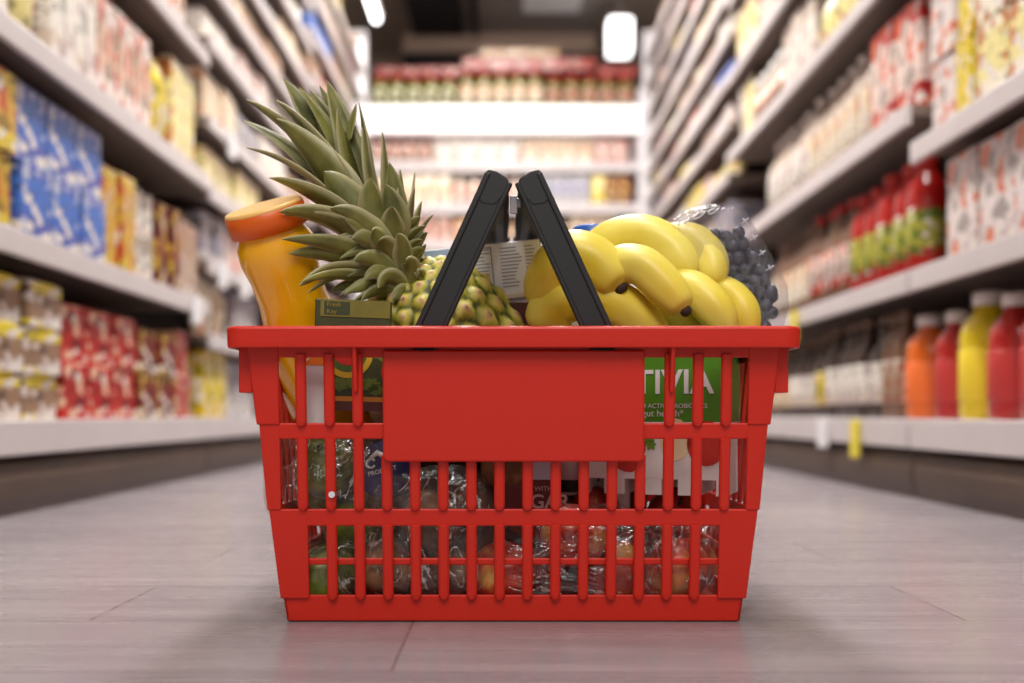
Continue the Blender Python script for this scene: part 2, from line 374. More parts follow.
NOUN = {'bottle': 'bottle', 'wide_bottle': 'wide bottle', 'sauce_bottle': 'sauce bottle', 'jar': 'jar', 'tin_can': 'tin can', 'pouch': 'pouch', 'carton': 'carton', 'crisp_box': 'box', 'tray_pack': 'flat tray pack'}
CATS = {'bottle': 'bottle', 'wide_bottle': 'bottle', 'sauce_bottle': 'bottle', 'jar': 'jar', 'tin_can': 'can', 'pouch': 'pouch', 'carton': 'carton', 'crisp_box': 'box', 'tray_pack': 'pack'}
ORD = ['first', 'second', 'third', 'fourth', 'fifth', 'sixth', 'seventh', 'eighth', 'ninth', 'tenth', 'eleventh', 'twelfth', 'thirteenth', 'fourteenth']
rnd = random.Random(11)
used_labels = {}
def run(kind, col, desc, axis, at0, fixed, z, w_, h, n, tiers, where, parts, seed, d=None, gap=.006, rotz=0, tgap=0.0, jit=True):
    """n items side by side along axis ('y' down the aisle or 'x' across its end), stacked tiers high"""
    POS = ['nearest', 'second', 'third', 'fourth', 'fifth', 'sixth', 'seventh', 'eighth']
    XPOS = ['leftmost', 'second', 'third', 'fourth', 'fifth', 'sixth', 'seventh', 'eighth']
    TIER = {1: [''], 2: ['lower ', 'upper '], 3: ['bottom ', 'middle ', 'top ']}[tiers]
    grp = f'{desc} {NOUN[kind]} row {where}'
    for i in range(n):
        for t_ in range(tiers):
            o, fresh = template(kind, col, w_, h, parts, seed, d)
            if not fresh: o = copy_tree(o)
            p = at0 + (i + .5) * (w_ + gap); j = rnd.uniform(-.006, .006) if jit else 0
            if axis == 'y': o.location = (fixed + j, p, z + t_ * (h + tgap) + .0006)
            else: o.location = (p, fixed + j, z + t_ * (h + tgap) + .0006)
            o.rotation_euler = (0, 0, rotz + rnd.uniform(-.03, .03))
            tag(o, f'{(POS if axis == "y" else XPOS)[i]} {TIER[t_]}{desc} {NOUN[kind]} {where}' if n > 1 else f'{TIER[t_]}{desc} {NOUN[kind]} {where}', CATS[kind], grp)
    return at0 + n * (w_ + gap)
def shelf_runs(side, z, y, runs, where, seed=0, xoff=0.03):
    sd = 'left' if side < 0 else 'right'
    for k, r in enumerate(runs):
        kind, col, desc, w_, h, n, tiers = r[:7]; d = r[7] if len(r) > 7 else (None if kind in ('carton', 'crisp_box', 'tray_pack') else .07)
        dd = (d or .16) if kind in ('carton', 'crisp_box', 'tray_pack', 'pouch') else w_
        fx = side * (SX + xoff + dd / 2)
        parts = y < 2.35
        y = run(kind, col, desc, 'y', y, fx, z, w_, h, n, tiers, f'in {ORD[k]} row back, {where}', parts, seed + k, d, rotz=side * math.pi / 2) + .006
    return y

# ================= left side
LB1 = [0.155, 0.469, 0.81, 1.14, 1.45, 1.75, 2.05]
LB2 = [0.155, 0.385, 0.59, 0.79, 0.98, 1.20, 1.37, 1.53, 1.70, 1.87, 2.04]
LB3 = [0.155, 0.40, 0.62, 0.83, 1.04, 1.23, 1.42, 1.60, 1.78, 1.96, 2.12]
gondola(-1, 1.02, 2.85, LB1, 'tall white-edged shelving unit nearest the camera on the left', tags=[(2.70, .469)])
gondola(-1, 2.86, 4.40, LB2, 'middle shelving unit on the left behind the juice bottle', tags=[(2.95, .59), (3.2, .59), (3.05, .98)])
gondola(-1, 4.41, 5.98, LB3, 'farthest shelving unit on the left beside the end shelves')
Lo = 'lowest shelf of nearest left unit'
shelf_runs(-1, .155, 1.52, [('tray_pack', 'yellow and brown', 'yellow-topped', .14, .083, 3, 3, .18), ('carton', 'red', 'bright red', .13, .112, 3, 2), ('crisp_box', 'dark red', 'dark red', .125, .105, 2, 2), ('crisp_box', 'red', 'red printed', .10, .112, 1, 2)], Lo, 0)
L2 = 'second shelf of nearest left unit'
shelf_runs(-1, .469, 1.40, [('crisp_box', 'yellow and red', 'yellow and red', .12, .135, 3, 2), ('carton', 'blue', 'bright blue', .124, .137, 3, 2), ('crisp_box', 'yellow and red', 'slim yellow and red', .08, .22, 2, 1), ('tin_can', 'white', 'white', .075, .105, 2, 2), ('crisp_box', 'dark red', 'narrow dark red', .07, .21, 2, 1), ('crisp_box', 'tan', 'tan', .075, .20, 2, 1)], L2, 1)
L3 = 'third shelf of nearest left unit'
shelf_runs(-1, .81, 1.52, [('carton', 'cream', 'cream', .12, .24, 2, 1), ('pouch', 'pale yellow', 'pale yellow', .12, .20, 1, 1), ('carton', 'white', 'white', .11, .25, 2, 1), ('crisp_box', 'pale pink', 'pale pink', .10, .23, 3, 1), ('pouch', 'yellow', 'bright yellow', .12, .22, 1, 1), ('crisp_box', 'pale yellow', 'pale yellow', .10, .25, 2, 1)], L3, 2)
L4 = 'fourth shelf of nearest left unit'
shelf_runs(-1, 1.14, 1.9, [('carton', 'white', 'white', .11, .20, 2, 1), ('jar', ('clear', 'cream', 'white'), 'pale', .085, .17, 3, 1), ('carton', 'pale pink', 'pale pink', .10, .22, 3, 1)], L4, 3)
L5 = 'fifth shelf of nearest left unit'
shelf_runs(-1, 1.45, 2.3, [('carton', 'cream', 'cream', .12, .21, 2, 1), ('jar', ('clear', 'pale pink', 'red'), 'red-lidded', .085, .16, 3, 1)], L5, 4)
def auto(side, zs, y0, y1, pal, where, seed, top=2.3, minz=0, dens=1.0):
    rr = random.Random(seed)
    for k, z in enumerate(zs):
        if z < minz: continue
        nz = zs[k + 1] if k + 1 < len(zs) else z + .2
        cl = nz - z - .04; y = y0 + .02; i = 0
        # nothing above the top edge of the frame is built
        ymin = (z - H) / (V0 + 12) * F
        y = max(y, ymin)
        while y < y1 - .1:
            c, kinds = rr.choice(pal); kind = rr.choice(kinds); wd = rr.choice([.085, .10, .115, .13]); n = rr.choice([2, 3, 3, 4])
            if kind in ('bottle', 'jar', 'tin_can', 'sauce_bottle'): wd = rr.choice([.075, .085])
            n = max(1, min(n, int((y1 - y - .02) / (wd + .006))))
            if n < 1 or y + wd > y1: break
            h = cl * rr.choice([.60, .70, .80, .88]); ti = 1
            if kind == 'tin_can': h = cl * .44; ti = 2
            col = c
            if kind in ('bottle', 'sauce_bottle', 'jar'):
                col = (rr.choice(['clear', 'clear', 'brownish']), c, rr.choice(['white', 'red', 'dark'] if kind == 'jar' else ['white', 'red', 'brown']))
                de = f'{c}-labelled {col[2]}-capped'
            else: de = c
            d = .07 if kind == 'pouch' else .16
            fx = side * (SX + .03 + ((d if kind in ('carton', 'crisp_box', 'pouch') else wd) / 2))
            y = run(kind, col, de, 'y', y, fx, z, wd, h, n, ti, f'in {ORD[i]} row back, {ORD[k]} shelf of {where}', False, rr.randint(0, 3), None, rotz=side * math.pi / 2) + .008
            i += 1
PALE = [('cream', ['carton', 'pouch', 'jar']), ('white', ['carton', 'jar', 'tin_can']), ('pale pink', ['carton', 'crisp_box']), ('pale yellow', ['carton', 'pouch']), ('white and orange', ['carton', 'jar']), ('cream', ['carton']), ('white', ['pouch', 'carton']), ('tan', ['carton', 'jar']), ('tan', ['pouch', 'crisp_box']), ('grey', ['carton']), ('red and white', ['carton'])]
BRIGHT = PALE + [('tan', ['carton', 'jar']), ('yellow', ['carton']), ('red and white', ['carton', 'bottle']), ('blue', ['carton'])]
# middle left unit: the two lowest shelves by hand
M1 = 'lowest shelf of middle left unit'
shelf_runs(-1, .155, 2.89, [('crisp_box', 'yellow', 'plain yellow', .10, .19, 2, 1), ('carton', 'grey', 'grey', .12, .17, 3, 1)], M1, 1)
M2 = 'second shelf of middle left unit'
shelf_runs(-1, .385, 2.89, [('pouch', 'cream', 'cream', .14, .175, 2, 1), ('carton', 'grey', 'grey', .11, .16, 3, 1)], M2, 1)
auto(-1, LB2, 2.87, 4.39, PALE, 'middle left unit', 5, minz=.5)
auto(-1, LB3, 4.42, 5.9, BRIGHT, 'farthest left unit', 6, minz=.5)

# ================= right side
RB1 = [0.155, 0.45, 0.70, 1.06, 1.40, 1.75, 2.05]
RB2 = [0.155, 0.45, 0.785, 1.10, 1.38, 1.66, 1.93, 2.12]
RB3 = [0.155, 0.40, 0.62, 0.83, 1.04, 1.23, 1.39, 1.55, 1.71, 1.88, 2.04, 2.20]
gondola(1, 0.98, 2.08, RB1, 'tall white-edged shelving unit nearest the camera on the right')
gondola(1, 2.09, 3.80, RB2, 'middle shelving unit on the right behind the blueberries', tags=[(2.62, .155)], ytags=[(2.38, .155), (2.88, .45)])
gondola(1, 3.81, 5.98, RB3, 'farthest shelving unit on the right beside the end shelves')
R1 = 'lowest shelf of nearest right unit'
shelf_runs(1, .155, 1.42, [('wide_bottle', ('red', 'red', 'white'), 'red drink', .10, .22, 4, 1), ('wide_bottle', ('yellow', 'yellow', 'white'), 'yellow drink', .105, .235, 1, 1), ('wide_bottle', ('red', 'red', 'white'), 'deep red drink', .085, .21, 1, 1)], R1, 0)
R1b = 'lowest shelf of middle right unit'
shelf_runs(1, .155, 2.105, [('wide_bottle', ('orange', 'orange', 'white'), 'orange drink', .095, .215, 1, 1), ('sauce_bottle', ('brownish', 'tan', 'brown'), 'brown', .062, .235, 2, 1), ('bottle', ('dark', 'white', 'brown'), 'white-labelled dark', .075, .235, 5, 1), ('bottle', ('dark', 'yellow', 'brown'), 'yellow-labelled dark', .08, .225, 1, 1), ('bottle', ('dark', 'white', 'brown'), 'white-labelled tall dark', .075, .215, 3, 1), ('bottle', ('dark', 'cream', 'brown'), 'cream-labelled dark', .075, .20, 4, 1)], R1b, 2)
R2 = 'second shelf of nearest right unit'
shelf_runs(1, .45, 1.46, [('carton', 'white and orange', 'white and orange', .125, .195, 4, 1)], R2, 1)
R2b = 'second shelf of middle right unit'
shelf_runs(1, .45, 2.11, [('wide_bottle', ('red', 'green and red', 'red'), 'red sauce', .085, .25, 3, 1), ('wide_bottle', ('red', 'green and red', 'red'), 'green-labelled red sauce', .08, .24, 2, 1), ('bottle', ('brownish', 'red and white', 'red'), 'red-labelled brown', .075, .25, 4, 1), ('bottle', ('brownish', 'cream', 'brown'), 'cream-labelled brown', .075, .24, 5, 1)], R2b, 3)
R3 = 'third shelf of nearest right unit'
shelf_runs(1, .70, 1.50, [('crisp_box', 'pale yellow', 'pale yellow', .115, .15, 3, 2), ('crisp_box', 'yellow', 'bright yellow', .06, .155, 1, 2), ('crisp_box', 'white and orange', 'white and orange', .10, .145, 1, 2)], R3, 2)
R3b = 'third shelf of middle right unit'
shelf_runs(1, .785, 2.11, [('carton', 'red and white', 'red and white', .13, .23, 2, 1), ('bottle', ('clear', 'cream', 'white'), 'clear cream-labelled', .08, .24, 6, 1), ('bottle', ('clear', 'white', 'white'), 'clear white-labelled', .08, .23, 5, 1)], R3b, 1)
auto(1, RB2, 2.4, 3.78, PALE, 'middle right unit', 8, minz=1.0)
auto(1, RB3, 3.83, 5.9, BRIGHT, 'farthest right unit', 9, minz=.5)

# ================= end shelves
EY = 6.12
EZ = [0.155, 0.45, 0.72, 0.95, 1.17, 1.385, 1.63, 1.95]
e = empty('shelving_unit', (-0.01, EY, 0)); tag(e, 'bright white shelving unit closing the far end of the aisle', 'shelving')
MB().box(-.86, .86, .42, .45, 0, 1.95).build('back_panel', shelf_m, e)
for x in (-.87, .79): MB().box(x, x + .06, -.03, .42, 0, 2.06).build('side_post', mat('post_white', sr(226, 222, 226), .4), e, .004)
for z in EZ:
    s = MB().box(-.81, .79, .0, .42, z - .022, z).build('shelf', shelf_m, e)
    if z < 1.9: MB().box(-.81, .79, -.012, 0, z - .055, z + .004).build('price_rail', rail_m, s, .003)
MB().box(-.81, .79, -.05, .0, 1.795, 1.95).build('lit_canopy', mat('canopy_glow', (1, .97, .96, 1), .5, emit=0.6), e, .004)
area('shelf_light', (0, EY + .12, 1.78), 1.5, .08, 3.5)
area('shelf_light', (0, EY - .02, 1.57), 1.5, .03, 1.2)
# lit end panels either side
for sx, nm in ((-1, 'left'), (1, 'right')):
    pn = empty('end_panel', (sx * .84 , 6.026, 0)); tag(pn, f'tall white end panel at the far end of the {nm} shelving', 'panel')
    MB().box(-.045, .045, -.02, .04, 0, 2.36).build('panel_board', mat('post_white', sr(226, 222, 226), .4), pn, .003)
    if sx < 0: MB().box(-.035, .035, -.026, -.02, .3, 2.3).build('light_strip', mat('strip_glow', (1, .97, .97, 1), .5, emit=0.9 if sx < 0 else .35), pn)
fy = EY + .02
def end_run(k, z, runs, x=-.79):
    for i, r in enumerate(runs):
        kind, col, desc, w_, h, n, ti = r
        fx = fy + (.09 if kind in ('carton', 'crisp_box') else w_ / 2)
        x = run(kind, col, desc, 'x', x, fx, z, w_, h, n, ti, f'in {ORD[i]} run from left, {k} shelf of end unit', False, i, None) + .008
end_run('top', 1.95, [('jar', ('green', 'green', 'red'), 'green red-lidded', .095, .20, 5, 1), ('jar', ('green', 'cream', 'red'), 'cream-labelled red-lidded', .095, .23, 5, 1), ('jar', ('green', 'tan', 'red'), 'tan-labelled red-lidded', .10, .20, 5, 1)])
def stack(x, z, ws, h, n, tiers, desc):
    run('crisp_box', 'red', desc, 'x', x, fy + .10, z, ws, h, n, tiers, 'stacked on the jars of the end unit', False, 1, .12)
run('crisp_box', 'deep red', 'low red', 'x', -.76, fy + .09, 2.151, .12, .05, 4, 1, 'lying on the leftmost jars, end unit', False, 1, .14)
run('crisp_box', 'deep red', 'tall red', 'x', -.25, fy + .09, 2.181, .15, .075, 5, 1, 'on the middle jars, end unit', False, 2, .14)
run('crisp_box', 'dark red', 'red and gold', 'x', -.15, fy + .09, 2.258, .15, .05, 3, 1, 'topmost of the pile, end unit', False, 2, .14)
run('crisp_box', 'deep red', 'flat red', 'x', .55, fy + .09, 2.151, .11, .055, 2, 1, 'lying on the rightmost jars, end unit', False, 0, .14)
end_run('second highest', 1.63, [('jar', ('clear', 'pale pink', 'red'), 'pink-labelled', .085, .15, 4, 1), ('carton', 'white', 'white', .12, .165, 4, 1), ('carton', 'cream', 'cream', .10, .16, 4, 1), ('carton', 'red and white', 'red and white', .09, .15, 2, 1)])
end_run('third highest', 1.385, [('carton', 'cream', 'cream', .09, .19, 5, 1), ('bottle', ('clear', 'pale pink', 'white'), 'pale', .075, .20, 6, 1), ('carton', 'grey', 'grey', .07, .18, 4, 1), ('carton', 'yellow', 'yellow', .07, .18, 1, 1), ('crisp_box', 'dark red', 'dark red', .07, .18, 2, 1)])
end_run('fourth highest', 1.17, [('carton', 'pale pink', 'pale pink', .09, .18, 5, 1), ('carton', 'orange', 'orange', .08, .14, 3, 1), ('bottle', ('brownish', 'cream', 'red'), 'cream-labelled brown', .075, .18, 5, 1), ('carton', 'cream', 'cream', .08, .18, 3, 1)])
end_run('fifth highest', .95, [('carton', 'white', 'white', .12, .17, 6, 1), ('carton', 'pale pink', 'pale pink', .10, .17, 6, 1)])

#PART2
# ================================================================== shopping basket
XC, YC = 0.0068, 0.960
red_m = mat('basket_red', sr(205, 35, 13), 0.42, bump=0.08, bscale=900, spec=0.45)
blk_m = mat('handle_black', sr(26, 24, 27), 0.5, bump=0.12, bscale=700)
bas = empty('shopping_basket', (XC, YC, 0)); tag(bas, 'red plastic shopping basket standing on the floor in the middle of the aisle', 'basket')
zv = lambda v, Y: H + (V0 - v) * Y / F
# tiers: (v top, v bottom, half width top/bottom, half depth top/bottom)
TI = [ (zv(345, .832), zv(426, .836), .2107, .2045, .1290, .1240),
       (zv(423, .838), zv(511, .843), .2030, .1975, .1225, .1170),
       (zv(509, .844), zv(600, .852), .1965, .1885, .1160, .1085),
       (zv(595, .8535), 0.0008, .1872, .1845, .1065, .1040) ]
def lerp(a, b, t): return a + (b - a) * t
TH = 0.0032
def slab(mb, wall, k, s0, s1, z0, z1, out=0.0, th=TH, follow=(False, False)):
    """a piece of wall k-th tier; s along the wall (a number, or 'L'/'R' for the corner)"""
    zt, zb, wt, wb, dt, db = TI[k]
    def corner(z, s, o):
        t = (zt - z) / (zt - zb); W = lerp(wt, wb, t); D = lerp(dt, db, t)
        if wall in 'FB': L_, N_ = W, D
        else: L_, N_ = D, W
        ss = -L_ if s == 'L' else (L_ if s == 'R' else s)
        n = N_ + o
        return {'F': (ss, -n, z), 'B': (-ss, n, z), 'L': (-n, -ss, z), 'R': (n, ss, z)}[wall]
    lo = [corner(z0, s0, out), corner(z0, s1, out), corner(z0, s1, out - th), corner(z0, s0, out - th)]
    hi = [corner(z1, s0, out), corner(z1, s1, out), corner(z1, s1, out - th), corner(z1, s0, out - th)]
    mb.hexa(lo + hi)
def rib(mb, wall, k, s, z0, z1, hw=0.0043):
    zt, zb, wt, wb, dt, db = TI[k]
    N = lambda z: lerp(dt, db, (zt - z) / (zt - zb)) if wall in 'FB' else lerp(wt, wb, (zt - z) / (zt - zb))
    pts = []; prof = [(-hw, -.0015), (-hw, .0012), (-hw * .6, .0026), (hw * .6, .0026), (hw, .0012), (hw, -.0015)]
    rows = [(z1, 1.0, 0), (z0 + hw, 1.0, 0), (z0 + hw * .35, .8, -.0004), (z0, .35, -.001)]
    vs = []
    for z, q, dn in rows:
        for (a, b) in prof:
            ss = s + a * q; n = N(z) + (b + dn if b > 0 else b)
            vs.append({'F': (ss, -n, z), 'B': (-ss, n, z), 'L': (-n, -ss, z), 'R': (n, ss, z)}[wall])
    fs = []; n = len(prof)
    for r in range(len(rows) - 1):
        for i in range(n): fs.append([r * n + i, r * n + (i + 1) % n, (r + 1) * n + (i + 1) % n, (r + 1) * n + i])
    fs.append(list(range(n))); fs.append([(len(rows) - 1) * n + i for i in range(n)])
    mb.add(vs, fs)
px = 0.8  # metres per 1000 px near the front wall
body = MB(); bars = {}
PIT = 28.15 * 0.00080
for wall in 'FBLR':
    long = wall in 'FB'
    pin1, pin3 = (.1865, .1655) if long else (.1080, .0905)
    xs = [(-7.5 + k) * PIT for k in range(16)] if long else [(-4 + k) * PIT for k in range(9)]
    # tier 1
    z_t, z_b = TI[0][0], TI[0][1]
    slab(body, wall, 0, 'L', 'R', zv(357.5, .833), z_t + .004, -.0008)
    for a, b in (('L', -pin1), (pin1, 'R')): slab(body, wall, 0, a, b, z_b + .001, z_t + .004, .0003)
    # tier 2
    b0, b1 = zv(439, .839), TI[1][0]
    slab(body, wall, 1, 'L', 'R', b0, b1)
    for a, b in (('L', -pin1), (pin1, 'R')): slab(body, wall, 1, a, b, TI[1][1] + .0006, b1 - .0002, .0003)
    # tier 3
    c0, c1 = zv(526, .846), TI[2][0]
    slab(body, wall, 2, 'L', 'R', c0, c1)
    for a, b in (('L', -pin3), (pin3, 'R')): slab(body, wall, 2, a, b, TI[2][1] + .0012, c1 - .0002, .0003)
    # foot band
    slab(body, wall, 3, 'L', 'R', 0.0008, TI[3][0])
    # thin horizontal bar inside tier 3
    zb_ = zv(561.5, .852)
    slab(body, wall, 2, -pin3 - .01, pin3 + .01, zb_ - .0028, zb_ + .0028, -.0034, .0022)
    rb = MB()
    for i, s in enumerate(xs):
        hid = wall == 'F' and abs(s) < .104
        inpin1 = abs(s) < pin1 - .005
        if inpin1:
            if not hid: rib(rb, wall, 0, s, TI[0][1] - .0006, zv(354, .833))
            rib(rb, wall, 1, s, TI[1][1], zv(455, .839) if hid else b0 + .0008)
        if abs(s) < pin3 - .005: rib(rb, wall, 2, s, TI[2][1], c0 + .0008)
    bars[wall] = rb
# basket bottom
body.box(-.184, .184, -.1035, .1035, .002, .006)
body.build('body', red_m, bas, 0.0011, 2)
for wall, nm in (('F', 'front_bars'), ('B', 'back_bars'), ('L', 'side_bars'), ('R', 'side_bars')):
    bars[wall].build(nm, red_m, bas, 0.0005, 1)
# name panel of the front (blank)
zp0, zp1 = zv(462, .829), zv(350, .829)
pb = MB(); x0, x1, rr_ = -.1035, .1035, .005
out = []
for (cx, cz, a0) in ((x0 + rr_, zp0 + rr_, 180), (x1 - rr_, zp0 + rr_, 270)):
    for i in range(6): a = math.radians(a0 + i * 18); out.append((cx + rr_ * math.cos(a), cz + rr_ * math.sin(a)))
out += [(x1, zp1), (x0, zp1)]
n = len(out); yf = YC - .8275
vs = [(x, -(.1325 - (zp1 - z) * .03), z) for x, z in out] + [(x, -.118, z) for x, z in out]
pb.add(vs, [list(range(n))[::-1], list(range(n, 2 * n))] + [[i, (i + 1) % n, n + (i + 1) % n, n + i] for i in range(n)])
pb.build('name_panel', red_m, bas, 0.0018, 3, ang=.9)
# rim: profile swept round a rounded rectangle
def rrect(hx, hy, r, n=8):
    pts = []
    for cx, cy, a0 in ((hx - r, -hy + r, -90), (hx - r, hy - r, 0), (-hx + r, hy - r, 90), (-hx + r, -hy + r, 180)):
        for i in range(n + 1): a = math.radians(a0 + 90 * i / n); pts.append((cx + r * math.cos(a), cy + r * math.sin(a)))
    return pts
zr0, zr1 = zv(347.5, .816), zv(325.5, .815)
prof = [(0, zr0), (0.0004, zr0 + .004), (0.0008, zr1 - .002), (-.0006, zr1 - .0005), (-.003, zr1), (-.019, zr1 - .001), (-.0205, zr1 - .003), (-.020, zr1 - .005), (-.0045, zr1 - .0045), (-.003, zr1 - .006), (-.0028, zr0)]
vs = []; fs = []; m_ = None
for (o, z) in prof:
    ring = rrect(.2248 + o, .1448 + o, max(.004, .012 + o)); m_ = len(ring); vs += [(x, y, z) for x, y in ring]
k_ = len(prof)
for a in range(k_):
    for i in range(m_):
        fs.append([a * m_ + i, a * m_ + (i + 1) % m_, ((a + 1) % k_) * m_ + (i + 1) % m_, ((a + 1) % k_) * m_ + i])
rm = MB().add(vs, fs, 0, False).build('rim', red_m, bas, 0.0006, 1)
# web joining rim and wall, thin fins under the rim and hanging lugs of the short sides
wb_ = MB()
for s_ in (-1, 1):
    wb_.box(-.212, .212, s_ * .129 - .0, s_ * .143, zr1 - .0062, zr1 - .0038) if s_ > 0 else wb_.box(-.212, .212, -.143, -.129, zr1 - .0062, zr1 - .0038)
    wb_.box(min(s_ * .21, s_ * .222), max(s_ * .21, s_ * .222), -.135, .135, zr1 - .0062, zr1 - .0038)
wb_.build('rim_web', red_m, rm)
# black blocks paint in the darkness of the hinge holes below the rim
hm = mat('slot_shade_black', sr(16, 10, 10), .9)
for s_ in (-1, 1):
    MB().box(s_ * .0715 - .0055, s_ * .0715 + .0055, -.1345, -.1285, zv(350.5, .828), zv(347.0, .828)).build('hinge_slot_shade', hm, bas)
for s_ in (-1, 1):
    f = MB(); xf = s_ * .1245
    z2, z3 = zv(392, .828), zr0 + .002
    f.add([(xf - .0016, -.1425, z3), (xf + .0016, -.1425, z3), (xf + .0016, -.128, z3), (xf - .0016, -.128, z3), (xf - .0016, -.1325, z2), (xf + .0016, -.1325, z2), (xf + .0016, -.124, z2), (xf - .0016, -.124, z2)],
          [(0, 1, 2, 3), (7, 6, 5, 4), (0, 4, 5, 1), (1, 5, 6, 2), (2, 6, 7, 3), (3, 7, 4, 0)])
    f.build('fin', red_m, bas, 0.0008, 2)
    l = MB(); xa, xb = s_ * .2085, s_ * .2195
    l.box(min(xa, xb), max(xa, xb), -.122, -.08, zv(393, .85), zr0 + .004); l.build('side_lug', red_m, bas, 0.001, 2)
    l = MB(); l.box(min(xa, xb), max(xa, xb), .08, .12, zv(393, .85), zr0 + .004); l.build('side_lug', red_m, bas, 0.001, 2)
MB().tube([((-6.5) * PIT + .0015, -.1230, zv(494, .843)), ((-6.5) * PIT + .0015, -.1236, zv(494, .843))], .0026, 12, up=Vector((0, 0, 1))).build('round_sticker', mat('sticker_white', sr(226, 228, 236), .4), bas)
# handles
def handle(s_):
    h = empty('handle'); h.parent = bas
    pb_, pt_ = Vector((s_ * .0745, 0, zv(352, .832))), Vector((s_ * .0115, 0, zv(178, .832)))
    ax = (pt_ - pb_).normalized(); sd = Vector((ax.z, 0, -ax.x)) * s_   # outward
    def arm(mb, y, ths, f):
        w2 = .0118
        def bar(a0, a1, c0, c1, y0, y1):
            pts = []
            for a in (a0, a1):
                for (c, yy) in ((c0, y0), (c1, y0), (c1, y1), (c0, y1)):
                    p = pb_ + ax * a + sd * c; pts.append((p.x, yy, p.z))
            mb.hexa(pts)
        L_ = (pt_ - pb_).length
        bar(0, L_, -w2, w2, y - .002, y + .003)
        fy_ = y - f * .0035
        bar(0, L_, w2 - .005, w2, min(fy_, y), max(fy_, y)); bar(0, L_, -w2, -w2 + .004, min(fy_, y), max(fy_, y))
    for y, f in ((-.128, 1), (.128, -1)):
        a = MB(); arm(a, y, 0, f); a.build('handle_arm', blk_m, h, 0.0015, 3)
    # grip: a rounded bar from front to back, thicker along the underside
    g = MB(); L_ = (pt_ - pb_).length
    sec = []
    for (c, a) in ((.0118, 0), (.0105, .0035), (.004, .0048), (-.006, .0035), (-.0095, 0), (-.0095, -.012), (-.006, -.021), (.004, -.024), (.0118, -.020)):
        sec.append(pb_ + ax * (L_ + a - .001) + sd * c)
    vs = []; nn = len(sec); ys = [-.1305, -.11, -.06, 0, .06, .11, .1305]
    c_ = sum(sec, Vector()) / nn
    for i, y in enumerate(ys):
        q = 1.0 if i in (0, 6) else (1.04 if i in (2, 3, 4) else .97)
        vs += [((c_ + (p - c_) * q).x, y, (c_ + (p - c_) * q).z) for p in sec]
    fs = [[r * nn + i, r * nn + (i + 1) % nn, (r + 1) * nn + (i + 1) % nn, (r + 1) * nn + i] for r in range(6) for i in range(nn)] + [list(range(nn)), [6 * nn + i for i in range(nn)]]
    g.add(vs, fs).build('grip', blk_m, h, 0.0015, 2, ang=.5)
    return h
handle(-1); hr = handle(1)
clip_m = mat('clip_grey', sr(150, 146, 148), .3, .3)
MB().box(-.003, .003, -.122, -.119, zv(214, .84), zv(196, .84)).box(-.001, .006, -.119, -.112, zv(206, .84), zv(198, .84)).build('clip', clip_m, hr, .0006)

# ================================================================== contents of the basket
def film(name, alpha, rough=.12, scale=40, strength=1.0, tint=(1, 1, 1, 1), white=.06, stretch=(1, 1, 1), glare_streak=0):
    if name in MC: return MC[name]
    m = bpy.data.materials.new(name); m.use_nodes = True; nt = m.node_tree; N = nt.nodes; L = nt.links; N.clear()
    o = N.new('ShaderNodeOutputMaterial'); tr = N.new('ShaderNodeBsdfTransparent'); tr.inputs[0].default_value = tint
    gl = N.new('ShaderNodeBsdfGlossy'); gl.inputs['Roughness'].default_value = rough; gl.inputs[0].default_value = (1, 1, 1, 1)
    df = N.new('ShaderNodeBsdfDiffuse'); df.inputs[0].default_value = (.9, .84, .78, 1)
    tc = N.new('ShaderNodeTexCoord'); mp = N.new('ShaderNodeMapping'); mp.inputs['Scale'].default_value = stretch; L.new(tc.outputs['Object'], mp.inputs[0])
    n = N.new('ShaderNodeTexNoise'); n.inputs['Scale'].default_value = scale; n.inputs['Detail'].default_value = 5; n.inputs['Distortion'].default_value = 1.2
    L.new(mp.outputs[0], n.inputs['Vector'])
    sub = N.new('ShaderNodeMath'); sub.operation = 'SUBTRACT'; sub.inputs[1].default_value = .5; L.new(n.outputs['Fac'], sub.inputs[0])
    ab = N.new('ShaderNodeMath'); ab.operation = 'ABSOLUTE'; L.new(sub.outputs[0], ab.inputs[0])
    bp = N.new('ShaderNodeBump'); bp.inputs['Strength'].default_value = strength; bp.inputs['Distance'].default_value = .012; L.new(ab.outputs[0], bp.inputs['Height'])
    L.new(bp.outputs[0], gl.inputs['Normal']); L.new(bp.outputs[0], df.inputs['Normal'])
    mr = N.new('ShaderNodeMapRange'); mr.inputs[1].default_value = 0.0; mr.inputs[2].default_value = 0.05; mr.inputs[3].default_value = min(1, alpha * 2.2); mr.inputs[4].default_value = alpha; L.new(ab.outputs[0], mr.inputs[0])
    if glare_streak: mr.inputs[2].default_value = .016; mr.inputs[3].default_value = glare_streak  # pale streaks along the creases paint crinkle glare into the film
    m1 = N.new('ShaderNodeMixShader'); m1.inputs[0].default_value = white / (white + alpha); L.new(gl.outputs[0], m1.inputs[1]); L.new(df.outputs[0], m1.inputs[2])
    m2 = N.new('ShaderNodeMixShader'); L.new(mr.outputs[0], m2.inputs[0]); L.new(tr.outputs[0], m2.inputs[1]); L.new(m1.outputs[0], m2.inputs[2]); L.new(m2.outputs[0], o.inputs[0])
    MC[name] = m; return m

